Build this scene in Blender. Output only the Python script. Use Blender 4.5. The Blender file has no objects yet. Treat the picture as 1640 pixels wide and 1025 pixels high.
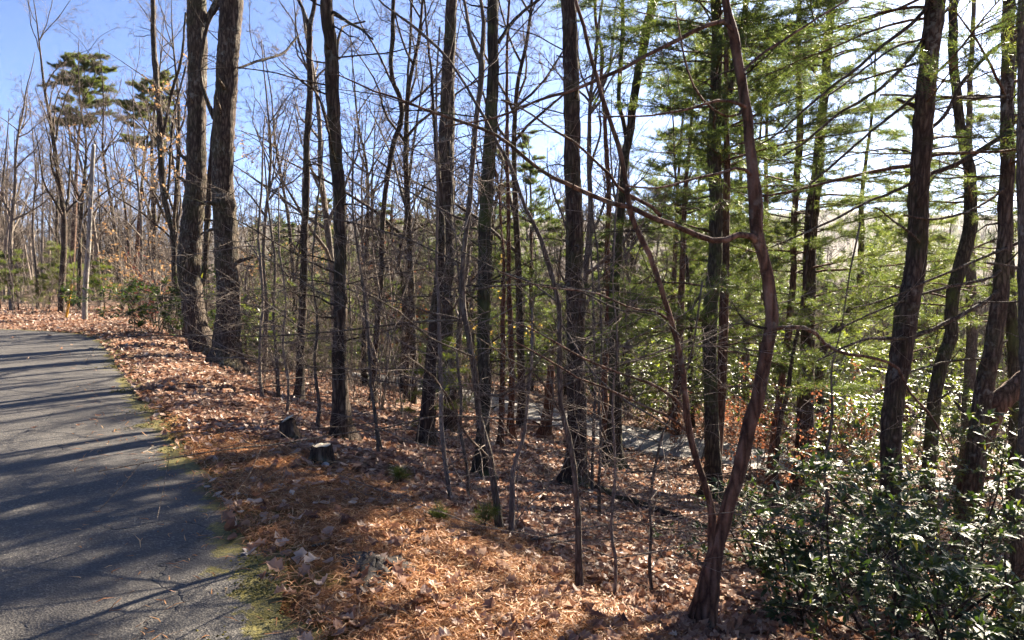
import bpy, math, random
import numpy as np
from mathutils import Vector, Matrix
R = np.random.default_rng(7)
S = bpy.context.scene
COL = S.collection
rad = math.radians

# ------------------------------------------------------------------ camera, world, sun, exposure
FPX = 1193.0            # focal length in pixels of the 1640-wide photograph
CAMZ = 1.6
PITCH = math.atan((512.5 - 430.0) / FPX)
SUN_AZ, SUN_EL = 38.0, 30.0
cd = bpy.data.cameras.new('camera'); cam = bpy.data.objects.new('camera', cd); COL.objects.link(cam)
cd.sensor_width = 36.0; cd.lens = 36.0 * FPX / 1640.0; cd.clip_start = 0.05; cd.clip_end = 6000.0
cam.location = (0, 0, CAMZ); cam.rotation_euler = (math.pi / 2 - PITCH, 0, 0)
S.camera = cam
W = bpy.data.worlds.new('World'); S.world = W; W.use_nodes = True
wn = W.node_tree; bg = wn.nodes['Background']
sky = wn.nodes.new('ShaderNodeTexSky'); sky.sky_type = 'NISHITA'; sky.sun_disc = False
sky.sun_elevation = rad(SUN_EL); sky.sun_rotation = rad(SUN_AZ)
sky.altitude = 300; sky.air_density = 0.4; sky.dust_density = 1.0; sky.ozone_density = 7.0
wn.links.new(sky.outputs[0], bg.inputs[0]); bg.inputs[1].default_value = 0.051
sl = bpy.data.lights.new('sun', 'SUN'); sun = bpy.data.objects.new('sun', sl); COL.objects.link(sun)
sl.energy = 5.0; sl.angle = rad(0.5); sl.color = (1.0, 0.88, 0.71)
sd = Vector((math.sin(rad(SUN_AZ)) * math.cos(rad(SUN_EL)), math.cos(rad(SUN_AZ)) * math.cos(rad(SUN_EL)), math.sin(rad(SUN_EL))))
sun.location = sd * 200; sun.rotation_euler = sd.to_track_quat('Z', 'Y').to_euler()
S.view_settings.view_transform = 'Standard'; S.view_settings.look = 'None'
S.view_settings.gamma = 1.0; S.view_settings.use_curve_mapping = False
S.view_settings.exposure = 2.7
S.render.engine = 'CYCLES'
cy = S.cycles
cy.max_bounces = 6; cy.diffuse_bounces = 3; cy.glossy_bounces = 2; cy.transmission_bounces = 3; cy.transparent_max_bounces = 8
cy.use_adaptive_sampling = True; cy.adaptive_threshold = 0.02; cy.sample_clamp_indirect = 4.0; cy.use_denoising = True; cy.caustics_reflective = False; cy.caustics_refractive = False
S.render.filter_size = 1.2

# ------------------------------------------------------------------ pixel -> world, terrain shape
SP, CP = math.sin(PITCH), math.cos(PITCH)
def ray(px, py):
    x = (px - 820.0) / FPX; v = (512.5 - py) / FPX
    return np.array([x, CP + v * SP, -SP + v * CP])
def at(px, py, Y):
    d = ray(px, py); return np.array([0, 0, CAMZ]) + d * (Y / d[1])
U = np.array([-.523, .852]); N = np.array([.852, .523]); P0 = np.array([-.86, 3.2])
EDGE = np.array([P0 - 40 * U, P0 - 10 * U, P0, P0 + 8 * U, P0 + 14 * U, (-9.6, 17.3), (-11.0, 18.7), (-13, 19.7), (-16, 20.4), (-22, 20.6), (-34, 19.5), (-60, 12)])
def dist_poly(x, y, poly, signed=True):
    best = np.full(x.shape, 1e9); sg = np.ones(x.shape)
    for a, b in zip(poly[:-1], poly[1:]):
        d = b - a; L2 = d @ d
        t = np.clip(((x - a[0]) * d[0] + (y - a[1]) * d[1]) / L2, 0, 1)
        ex = x - a[0] - t * d[0]; ey = y - a[1] - t * d[1]
        q = np.hypot(ex, ey)
        c = (x - a[0]) * d[1] - (y - a[1]) * d[0]
        m = q < best - 1e-9
        best = np.where(m, q, best); sg = np.where(m, np.where(c > 0, 1.0, -1.0), sg)
    return best * sg if signed else best
LOW = np.array([(-22., 53.), (-14., 43.), (-8., 35.), (-3., 28.), (.2, 23.7), (3.2, 19.7), (5.7, 17.6), (9., 16.8), (14., 18.), (20., 23.), (25.5, 32.), (28., 44.), (27., 60.)])
def sstep(a, b, x):
    t = np.clip((x - a) / (b - a), 0, 1); return t * t * (3 - 2 * t)
_ph = R.uniform(0, 6.28, (4, 14))
def vnoise(x, y, sc, k=0):
    r = 0
    for i in range(7):
        a = _ph[2, i + 7 * (k % 2)] + i * 0.9 + k
        f = sc * (0.6 + 0.22 * i)
        r = r + np.sin(f * (x * math.cos(a) + y * math.sin(a)) + _ph[0, i] + k * 1.7) * np.sin(f * .7 * (x * math.sin(a + .5) - y * math.cos(a)) + _ph[1, i + 7] + k)
    return r / 3.2
PS = [-60, -5.6, 0, .5, 1.2, 2, 2.65, 5.6, 9, 11, 14, 20, 35, 60, 120, 320, 480, 800, 1500, 4000]
PZ = [0, 0, -.02, -.05, -.16, -.44, -.69, -1.58, -2.5, -2.88, -2.95, -4.0, -7.0, -11, -17, -15, -2, 38, 80, 120]
def sdist(x, y): return dist_poly(x, y, EDGE)
def terrain(x, y, fine=True):
    x = np.asarray(x, float); y = np.asarray(y, float)
    s = sdist(x, y); d = np.hypot(x, y)
    z = np.interp(s, PS, PZ)
    q = x / np.maximum(y, 1e-2)
    lev = (1 - sstep(-.54, -.37, np.where(y > 0, q, 9))) * sstep(12, 18, d)
    flat = np.maximum(-0.022 * np.maximum(d - 21, 0), -2.5) + .03 * sstep(0, 2, s)
    z = np.where(s > 0, z * (1 - lev) + flat * lev, z)
    if fine:
        off = sstep(0.1, 1.5, s)
        z = z + off * (.05 * vnoise(x, y, 1.1) + .025 * vnoise(x, y, 3.7, 1)) * (1 - .5 * sstep(10, 14, s))
        z = z + sstep(15, 60, s) * 1.0 * vnoise(x, y, .09, 2) + sstep(250, 700, d) * 22 * vnoise(x, y, .008, 3) * (s > 0)
    return z
def th(x, y): return float(terrain(np.array([x]), np.array([y]))[0])
def ground(px, py):
    d = ray(px, py); t = np.arange(1.5, 140, .03) / d[1]
    P = np.array([0, 0, CAMZ]) + t[:, None] * d
    below = P[:, 2] < terrain(P[:, 0], P[:, 1])
    i = int(np.argmax(below)) if below.any() else len(t) - 1
    return P[i]

# ------------------------------------------------------------------ mesh helpers
class MB:
    def __init__(s): s.v = []; s.q = []; s.t = []; s.r = []; s.n = 0; s.pend = {}
    def quads(s, v, q, rnd=None):
        s.v.append(v); s.q.append(q + s.n); s.n += len(v)
    def tris(s, v, t, rnd=None):
        s.v.append(v); s.t.append(t + s.n); s.n += len(v)
        if rnd is not None: s.r.append(rnd)
def make_mesh(name, mb, mat, smooth=True):
    flush(mb)
    me = bpy.data.meshes.new(name)
    v = np.concatenate(mb.v) if mb.v else np.zeros((0, 3))
    q = np.concatenate(mb.q) if mb.q else np.zeros((0, 4), int)
    t = np.concatenate(mb.t) if mb.t else np.zeros((0, 3), int)
    me.vertices.add(len(v)); me.vertices.foreach_set('co', v.astype(np.float32).ravel())
    nl = len(q) * 4 + len(t) * 3
    me.loops.add(nl); me.loops.foreach_set('vertex_index', np.concatenate([q.ravel(), t.ravel()]).astype(np.int32))
    me.polygons.add(len(q) + len(t))
    st = np.concatenate([np.arange(len(q)) * 4, len(q) * 4 + np.arange(len(t)) * 3]).astype(np.int32)
    me.polygons.foreach_set('loop_start', st)
    me.polygons.foreach_set('use_smooth', np.full(len(st), smooth))
    me.update(calc_edges=True)
    if mb.r and not len(q):
        a = me.attributes.new('rnd', 'FLOAT', 'FACE'); a.data.foreach_set('value', np.concatenate(mb.r).astype(np.float32))
    if mat: me.materials.append(mat)
    return me
def link(name, data, parent=None, loc=None):
    o = bpy.data.objects.new(name, data); COL.objects.link(o)
    if parent is not None: o.parent = parent
    if loc is not None: o.location = loc
    return o
def tag(o, label=None, cat=None, group=None, kind=None):
    if label: o['label'] = label
    if cat: o['category'] = cat
    if group: o['group'] = group
    if kind: o['kind'] = kind
    return o
def build(name, mb, mat, parent=None, smooth=True, kind=None, loc=None):
    flush(mb)
    if mb.n == 0: return None
    o = link(name, make_mesh(name, mb, mat, smooth), parent, loc)
    if kind: o['kind'] = kind
    return o
def empty(name, loc, label, cat, group=None):
    o = link(name, None, None, loc); o.empty_display_size = .2
    return tag(o, label, cat, group)
def copy_tree(o, parent=None):
    c = o.copy(); COL.objects.link(c)
    if parent is not None: c.parent = parent
    for ch in o.children: copy_tree(ch, c)
    return c
def resample(P, rr, step):
    P = np.asarray(P, float); rr = np.asarray(rr, float)
    L = np.concatenate([[0], np.cumsum(np.linalg.norm(np.diff(P, axis=0), axis=1))])
    n = max(2, int(L[-1] / step) + 1); t = np.linspace(0, L[-1], n)
    # Catmull-Rom style smoothing by cubic hermite on arc length
    m = np.gradient(P, L + 1e-9 * np.arange(len(L)), axis=0) if len(P) > 2 else np.repeat((P[1:] - P[:1]) / max(L[-1], 1e-6), 2, 0)
    i = np.clip(np.searchsorted(L, t, side='right') - 1, 0, len(P) - 2)
    h = (L[i + 1] - L[i])[:, None]; u = ((t - L[i])[:, None]) / np.maximum(h, 1e-9)
    Q = (2*u**3-3*u**2+1)*P[i] + (u**3-2*u**2+u)*h*m[i] + (-2*u**3+3*u**2)*P[i+1] + (u**3-u**2)*h*m[i+1]
    return Q, np.interp(t, L, rr)
def flush(mb):
    for (n, sides), items in mb.pend.items():
        P = np.array([i[0] for i in items]); rr = np.array([i[1] for i in items]); m = len(items)
        T = np.empty_like(P); T[:, 1:-1] = P[:, 2:] - P[:, :-2]; T[:, 0] = P[:, 1] - P[:, 0]; T[:, -1] = P[:, -1] - P[:, -2]
        T /= np.linalg.norm(T, axis=2)[:, :, None] + 1e-12
        ref = np.where((np.abs(T[:, :, 0]).mean(1) < .75)[:, None], np.array([[1., .13, .07]]), np.array([[.1, .2, 1.]]))[:, None, :]
        A = np.cross(T, np.broadcast_to(ref, T.shape)); A /= np.linalg.norm(A, axis=2)[:, :, None] + 1e-12; B = np.cross(T, A)
        a = np.arange(sides) * 2 * math.pi / sides
        V = P[:, :, None, :] + rr[:, :, None, None] * (np.cos(a)[:, None] * A[:, :, None, :] + np.sin(a)[:, None] * B[:, :, None, :])
        idx = np.arange(m * n * sides).reshape(m, n, sides); nx = np.roll(idx, -1, 2)
        mb.quads(V.reshape(-1, 3), np.stack([idx[:, :-1], nx[:, :-1], nx[:, 1:], idx[:, 1:]], -1).reshape(-1, 4))
    mb.pend = {}
def tube(mb, P, rr, sides=5, ridge=0.0, seed=0, cap=False, lobes=0.0):
    P = np.asarray(P, float); n = len(P)
    if not ridge and not cap:
        mb.pend.setdefault((n, sides), []).append((P, np.broadcast_to(np.asarray(rr, float), (n,)))); return
    T = np.gradient(P, axis=0); T /= np.linalg.norm(T, axis=1)[:, None] + 1e-12
    ref = np.array([1., 0.13, 0.07]) if abs(T[:, 0]).mean() < .75 else np.array([.1, .2, 1.])
    A = np.cross(T, ref); A /= np.linalg.norm(A, axis=1)[:, None] + 1e-12
    B = np.cross(T, A)
    th_ = np.arange(sides) * 2 * math.pi / sides
    rr = np.broadcast_to(np.asarray(rr, float), (n,))
    rad_ = np.repeat(rr[:, None], sides, 1)
    if ridge:
        g = np.random.default_rng(seed); L = np.concatenate([[0], np.cumsum(np.linalg.norm(np.diff(P, axis=0), axis=1))])[:, None]
        th2 = th_[None, :]
        k = max(4, int(sides * .38))
        wob = .55 * np.sin(L * 5.1 + g.uniform(0, 6) + 2 * th2) + .4 * np.sin(L * 11.3 + g.uniform(0, 6) - 3 * th2)
        f = np.abs(np.sin(th2 * k / 2 + wob)) - .6
        br = np.sin(L * 17 + 2.5 * np.sin(th2 * 3 + g.uniform(0, 6))) * .35
        lump = .6 * np.sin(2 * th2 + L * 1.3 + g.uniform(0, 6)) + .5 * np.sin(3 * th2 - L * 2.1 + g.uniform(0, 6)) + .5 * np.sin(L * 2.7 + g.uniform(0, 6))
        rad_ = rad_ * (1 + ridge * (f + br) + .03 * lump + ridge * .5 * g.normal(0, 1, rad_.shape))
    if lobes:
        g = np.random.default_rng(seed + 1); h = np.clip(P[:, 2] - P[0, 2] - .25, 0, None)[:, None]; a = th_[None, :]
        rad_ = rad_ * (1 + lobes * np.exp(-h / (.10 + 1.1 * rr.max())) * (.35 + .65 * np.maximum(0, np.sin(a * 2.5 + g.uniform(0, 6)) + .6 * np.sin(a * 4 + g.uniform(0, 6)))))
    V = P[:, None, :] + rad_[:, :, None] * (np.cos(th_)[None, :, None] * A[:, None, :] + np.sin(th_)[None, :, None] * B[:, None, :])
    idx = np.arange(n * sides).reshape(n, sides); nx = np.roll(idx, -1, 1)
    Q = np.stack([idx[:-1], nx[:-1], nx[1:], idx[1:]], -1).reshape(-1, 4)
    v = V.reshape(-1, 3)
    if cap:
        v = np.concatenate([v, P[-1:]]); k = n * sides
        mb.quads(v, Q); o = mb.n - len(v)
        mb.t.append(np.stack([idx[-1], nx[-1], np.full(sides, k)], -1) + o)
    else: mb.quads(v, Q)
def unit(v): return v / (math.sqrt(v[0] * v[0] + v[1] * v[1] + v[2] * v[2]) + 1e-9)
def perp(d, g):
    r = g.normal(size=3); r -= d * (r @ d); return unit(r)
def wander(p, d, L, n, g, wig=.18, up=0.0):
    R_ = (g.normal(size=(n, 3)) * wig).tolist(); st = L / n; x, y, z = float(p[0]), float(p[1]), float(p[2]); a, b, c = float(d[0]), float(d[1]), float(d[2])
    q = math.sqrt(a * a + b * b + c * c) + 1e-9; a /= q; b /= q; c /= q; pts = [(x, y, z)]
    for u, v, w in R_:
        a += u; b += v; c += w + up; q = math.sqrt(a * a + b * b + c * c) + 1e-9; a /= q; b /= q; c /= q
        x += a * st; y += b * st; z += c * st; pts.append((x, y, z))
    return np.array(pts)
def twig_tree(mb, P, r0, g, lv, ratio=.45, n=6, minr=.0022, spread=(.5, 1.1), up=.03, sides=3, wig=.2, span=(.15, 1.), collect=None):
    """side shoots all along a branch path P, lv levels deep"""
    P = np.asarray(P); L = np.linalg.norm(np.diff(P, axis=0), axis=1).sum()
    for k in range(n):
        f = g.uniform(*span); x = f * (len(P) - 1); i = min(int(x), len(P) - 2)
        p = P[i] + (P[i + 1] - P[i]) * (x - i); d = unit(P[i + 1] - P[i])
        a = g.uniform(*spread); dd = unit(d * math.cos(a) + perp(d, g) * math.sin(a))
        l = L * ratio * g.uniform(.5, 1.1) * (1.15 - .6 * f)
        if l < .06: continue
        r = max(minr, r0 * .5 * (1 - .5 * f))
        Q = wander(p, dd, l, 5 if l > .5 else 3, g, wig, up)
        if collect is not None: collect.append(Q)
        tube(mb, Q, np.linspace(r, max(minr * .6, r * .35), len(Q)), sides)
        if lv > 1: twig_tree(mb, Q, r, g, lv - 1, ratio * .95, max(2, n - 1 if lv > 2 else 3), minr, spread, up, 3, wig, (.2, 1.), collect)

# ------------------------------------------------------------------ materials
def newmat(name):
    m = bpy.data.materials.new(name); m.use_nodes = True; nt = m.node_tree
    return m, nt, nt.nodes['Principled BSDF'], nt.nodes['Material Output']
def nd(nt, t, **k):
    n = nt.nodes.new(t)
    for a, b in k.items(): setattr(n, a, b)
    return n
def noise(nt, sc, vec=None, det=4, rough=.6, dist=0.0):
    n = nd(nt, 'ShaderNodeTexNoise'); n.inputs['Scale'].default_value = sc; n.inputs['Detail'].default_value = det
    n.inputs['Roughness'].default_value = rough; n.inputs['Distortion'].default_value = dist
    if vec is not None: nt.links.new(vec, n.inputs['Vector'])
    return n.outputs['Fac']
def ramp(nt, fac, stops):
    n = nd(nt, 'ShaderNodeValToRGB'); e = n.color_ramp.elements
    while len(e) < len(stops): e.new(.5)
    for el, (p, c) in zip(e, stops):
        el.position = p; el.color = (*c, 1) if len(c) == 3 else c
    nt.links.new(fac, n.inputs[0]); return n.outputs[0]
def mixc(nt, f, a, b):
    n = nd(nt, 'ShaderNodeMix', data_type='RGBA')
    for s, v in ((0, f), (6, a), (7, b)):
        if isinstance(v, (int, float)): n.inputs[s].default_value = v
        elif isinstance(v, tuple): n.inputs[s].default_value = (*v, 1)
        else: nt.links.new(v, n.inputs[s])
    return n.outputs[2]
def math_(nt, op, a, b=None, clamp=False):
    n = nd(nt, 'ShaderNodeMath', operation=op, use_clamp=clamp)
    for i, v in enumerate((a, b)):
        if v is None: continue
        if isinstance(v, (int, float)): n.inputs[i].default_value = v
        else: nt.links.new(v, n.inputs[i])
    return n.outputs[0]
def gray(v): return (v, v, v)
def coords(nt, sc=(1, 1, 1), kind='Object'):
    c = nd(nt, 'ShaderNodeTexCoord'); m = nd(nt, 'ShaderNodeMapping'); m.inputs['Scale'].default_value = sc
    nt.links.new(c.outputs[kind], m.inputs[0]); return m.outputs[0]
def bump(nt, b, h, st, dist):
    n = nd(nt, 'ShaderNodeBump'); n.inputs['Strength'].default_value = st; n.inputs['Distance'].default_value = dist
    nt.links.new(h, n.inputs['Height']); nt.links.new(n.outputs[0], b.inputs['Normal'])
def bark_mat(name, dark, mid, light, lich=.25, moss=.0, sc=1.0, lichcol=(.30, .31, .26)):
    m, nt, b, _ = newmat(name)
    v = coords(nt, (9 * sc, 9 * sc, 1.7 * sc)); v1 = coords(nt)
    oi = nd(nt, 'ShaderNodeObjectInfo')
    off = nd(nt, 'ShaderNodeVectorMath', operation='ADD'); nt.links.new(v, off.inputs[0]); nt.links.new(oi.outputs['Random'], off.inputs[1])
    f1 = noise(nt, 2.6, off.outputs[0], 8, .72, .8)
    nv = nd(nt, 'ShaderNodeTexNoise'); nv.inputs['Scale'].default_value = 1.2; nv.inputs['Detail'].default_value = 5; nt.links.new(off.outputs[0], nv.inputs['Vector'])
    dis = nd(nt, 'ShaderNodeVectorMath', operation='MULTIPLY_ADD'); nt.links.new(nv.outputs['Color'], dis.inputs[0]); dis.inputs[1].default_value = (.9, .9, .9); nt.links.new(off.outputs[0], dis.inputs[2])
    vo = nd(nt, 'ShaderNodeTexVoronoi', feature='DISTANCE_TO_EDGE'); vo.inputs['Scale'].default_value = 2.4; nt.links.new(dis.outputs[0], vo.inputs['Vector'])
    edge = math_(nt, 'MULTIPLY', vo.outputs['Distance'], 3.2, True)
    fine = noise(nt, 70 * sc, v1, 4, .7)
    h = math_(nt, 'ADD', math_(nt, 'ADD', math_(nt, 'MULTIPLY', f1, .55), math_(nt, 'MULTIPLY', edge, .38)), math_(nt, 'MULTIPLY', math_(nt, 'SUBTRACT', fine, .5), .35))
    c = ramp(nt, h, [(.22, dark), (.50, mid), (.80, light)])
    big = ramp(nt, noise(nt, 1.4, v1, 4, .7), [(.52, gray(0)), (.66, gray(1))])
    spot = ramp(nt, noise(nt, 16, v1, 3, .6), [(.50, gray(0)), (.60, gray(1))])
    tone = ramp(nt, noise(nt, .8, off.outputs[0], 3, .5), [(.3, gray(.62)), (.7, gray(1.25))])
    mt = nd(nt, 'ShaderNodeMix', data_type='RGBA', blend_type='MULTIPLY'); mt.inputs[0].default_value = 1; nt.links.new(c, mt.inputs[6]); nt.links.new(tone, mt.inputs[7]); c = mt.outputs[2]
    lf = math_(nt, 'MULTIPLY', math_(nt, 'MULTIPLY', big, spot), lich)
    c = mixc(nt, lf, c, lichcol)
    if moss:
        mm = ramp(nt, noise(nt, 1.1, v1, 5, .65), [(.5, gray(0)), (.62, gray(1))])
        c = mixc(nt, math_(nt, 'MULTIPLY', mm, moss), c, (.075, .10, .022))
    nt.links.new(c, b.inputs['Base Color']); b.inputs['Roughness'].default_value = .9
    b.inputs['Specular IOR Level'].default_value = .25
    bump(nt, b, h, 1.0, .03)
    return m
M = {}
M['oak'] = bark_mat('bark_oak', (.022, .014, .009), (.085, .059, .041), (.20, .15, .108), .65, .2)
M['dark'] = bark_mat('bark_dark', (.020, .012, .008), (.070, .046, .031), (.16, .115, .082), .45, .25)
M['pine'] = bark_mat('bark_pine', (.036, .018, .011), (.135, .074, .047), (.235, .15, .108), .45, .1, .8)
M['red'] = bark_mat('bark_red', (.05, .022, .012), (.16, .070, .036), (.25, .13, .08), .15, .0)
M['smooth'] = bark_mat('bark_smooth', (.06, .045, .034), (.15, .118, .09), (.25, .21, .165), .6, .06, 2.2, (.38, .37, .33))
M['grey'] = bark_mat('bark_grey', (.07, .055, .043), (.18, .145, .115), (.30, .255, .21), .5, .05, 1.2, (.38, .37, .33))  # paler bark for far trunks, their sunlit look put into the colour
M['moss'] = bark_mat('bark_mossy', (.018, .014, .009), (.060, .048, .030), (.13, .105, .07), .3, .75)
M['pale'] = bark_mat('bark_pale', (.12, .10, .085), (.24, .21, .18), (.38, .35, .31), .5, .0, 2.5, (.42, .43, .41))
M['twig'] = bark_mat('bark_twig', (.13, .10, .080), (.25, .20, .16), (.38, .32, .26), .3, .0, 3)
M['twigd'] = bark_mat('bark_twig_dark', (.030, .022, .017), (.065, .048, .036), (.12, .095, .075), .15, .0, 3)
M['pole'] = bark_mat('weathered_wood', (.16, .145, .12), (.34, .31, .265), (.46, .43, .38), .2, .0, .9)
def leaf_mat(name, stops, trans=.4, rough=.5, spec=.4, transcol=None, gain=1.5):
    m, nt, b, out = newmat(name)
    a = nd(nt, 'ShaderNodeAttribute', attribute_name='rnd'); oi = nd(nt, 'ShaderNodeObjectInfo')
    f = math_(nt, 'FRACT', math_(nt, 'ADD', a.outputs['Fac'], math_(nt, 'MULTIPLY', oi.outputs['Random'], .999)))
    f = math_(nt, 'ADD', math_(nt, 'MULTIPLY', f, .45), math_(nt, 'MULTIPLY', a.outputs['Fac'], .55)) if False else a.outputs['Fac']
    f2 = math_(nt, 'ADD', f, math_(nt, 'MULTIPLY', math_(nt, 'SUBTRACT', oi.outputs['Random'], .5), .3), True)
    c = ramp(nt, f2, stops)
    v = coords(nt, (1, 1, 1)); c = mixc(nt, math_(nt, 'MULTIPLY', noise(nt, 60, v, 2), .25), c, tuple(x * .55 for x in stops[0][1]))
    nt.links.new(c, b.inputs['Base Color']); b.inputs['Roughness'].default_value = rough; b.inputs['Specular IOR Level'].default_value = spec
    t = nd(nt, 'ShaderNodeBsdfTranslucent')
    g = nd(nt, 'ShaderNodeMix', data_type='RGBA', blend_type='MULTIPLY'); g.inputs[0].default_value = 1
    nt.links.new(c, g.inputs[6]); g.inputs[7].default_value = (*(transcol or (gain, gain, gain)), 1)
    nt.links.new(g.outputs[2], t.inputs['Color'])
    mx = nd(nt, 'ShaderNodeMixShader'); mx.inputs[0].default_value = trans
    nt.links.new(b.outputs[0], mx.inputs[1]); nt.links.new(t.outputs[0], mx.inputs[2]); nt.links.new(mx.outputs[0], out.inputs['Surface'])
    return m
M['needle'] = leaf_mat('pine_needle', [(0, (.030, .050, .016)), (.5, (.075, .095, .026)), (1, (.14, .15, .036))], .5, .5, .3, (2.2, 2.1, 1.0))
M['needle_soft'] = leaf_mat('white_pine_needle', [(0, (.032, .054, .026)), (.5, (.060, .088, .034)), (1, (.12, .138, .042))], .55, .45, .35, (2.3, 2.15, 1.0))
M['needle_lit'] = leaf_mat('sunlit_pine_needle', [(0, (.042, .064, .02)), (.5, (.082, .108, .03)), (1, (.155, .165, .045))], .5, .5, .3, (2.1, 2.1, 1.0))  # brighter pine needle, sunlight put into the colour
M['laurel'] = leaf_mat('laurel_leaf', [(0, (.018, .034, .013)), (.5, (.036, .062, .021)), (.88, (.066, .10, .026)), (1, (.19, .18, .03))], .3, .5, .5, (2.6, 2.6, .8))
M['laurel_lit'] = leaf_mat('laurel_leaf_sunlit', [(0, (.045, .065, .018)), (.6, (.095, .125, .03)), (1, (.17, .18, .04))], .45, .38, .8, (2.2, 2.2, .9))  # yellow green laurel copy with sunlight painted into its colour
M['litter'] = leaf_mat('fallen_leaf', [(0, (.085, .038, .024)), (.25, (.21, .102, .06)), (.55, (.36, .22, .15)), (.82, (.50, .37, .28)), (1, (.64, .55, .46))], .32, .5, .35)
M['straw'] = leaf_mat('pine_straw', [(0, (.16, .060, .022)), (.45, (.35, .15, .052)), (.8, (.50, .25, .10)), (1, (.58, .38, .2))], .2, .55, .3)
M['beech'] = leaf_mat('russet_leaf', [(0, (.14, .045, .022)), (.6, (.27, .105, .05)), (1, (.38, .20, .11))], .42, .6, .2)
M['redleaf'] = leaf_mat('crimson_leaf', [(0, (.10, .022, .018)), (1, (.26, .06, .045))], .45, .6, .2)
M['tanleaf'] = leaf_mat('tan_leaf', [(0, (.20, .11, .05)), (1, (.38, .24, .12))], .45, .6, .2)
M['yellow'] = leaf_mat('yellow_leaf', [(0, (.42, .27, .05)), (1, (.6, .42, .09))], .5, .6, .2)

M['mossy'] = leaf_mat('edge_moss', [(0, (.04, .04, .012)), (.5, (.095, .085, .020)), (1, (.21, .17, .035))], .2, .8, .15)
def ground_mat():
    m, nt, b, _ = newmat('forest_floor')
    geo = nd(nt, 'ShaderNodeNewGeometry'); pos = geo.outputs['Position']
    ad = nd(nt, 'ShaderNodeAttribute', attribute_name='edge').outputs['Fac']
    ap = nd(nt, 'ShaderNodeAttribute', attribute_name='straw').outputs['Fac']
    af = nd(nt, 'ShaderNodeAttribute', attribute_name='far').outputs['Fac']
    vo = nd(nt, 'ShaderNodeTexVoronoi'); vo.inputs['Scale'].default_value = 11; nt.links.new(pos, vo.inputs['Vector'])
    sx = nd(nt, 'ShaderNodeSeparateColor'); nt.links.new(vo.outputs['Color'], sx.inputs[0])
    litter = ramp(nt, sx.outputs[0], [(0, (.050, .028, .019)), (.35, (.13, .072, .046)), (.7, (.22, .14, .095)), (1, (.34, .25, .18))])
    litter = mixc(nt, math_(nt, 'MULTIPLY', noise(nt, 25, pos, 4), .5), litter, (.07, .045, .03))
    st = ramp(nt, noise(nt, 45, pos, 6, .75, 1.2), [(.3, (.07, .032, .016)), (.5, (.20, .09, .035)), (.7, (.33, .16, .065))])
    c = mixc(nt, ap, litter, st)
    soil = ramp(nt, noise(nt, .9, pos, 5, .65), [(.55, gray(0)), (.72, gray(1))])
    c = mixc(nt, math_(nt, 'MULTIPLY', soil, .35), c, (.045, .032, .022))
    mo = ramp(nt, math_(nt, 'ADD', noise(nt, 2.3, pos, 5, .7), math_(nt, 'MULTIPLY', ad, -.55)), [(.36, gray(0)), (.48, gray(1))])
    c = mixc(nt, math_(nt, 'MULTIPLY', mo, .75), c, (.095, .085, .018))
    hill = ramp(nt, noise(nt, .06, pos, 8, .75), [(.3, (.040, .045, .022)), (.45, (.085, .065, .045)), (.65, (.15, .115, .085))])
    c = mixc(nt, af, c, hill)
    nt.links.new(c, b.inputs['Base Color']); b.inputs['Roughness'].default_value = .95; b.inputs['Specular IOR Level'].default_value = .15
    bump(nt, b, math_(nt, 'ADD', vo.outputs['Distance'], noise(nt, 50, pos, 4)), .7, .03)
    return m
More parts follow.
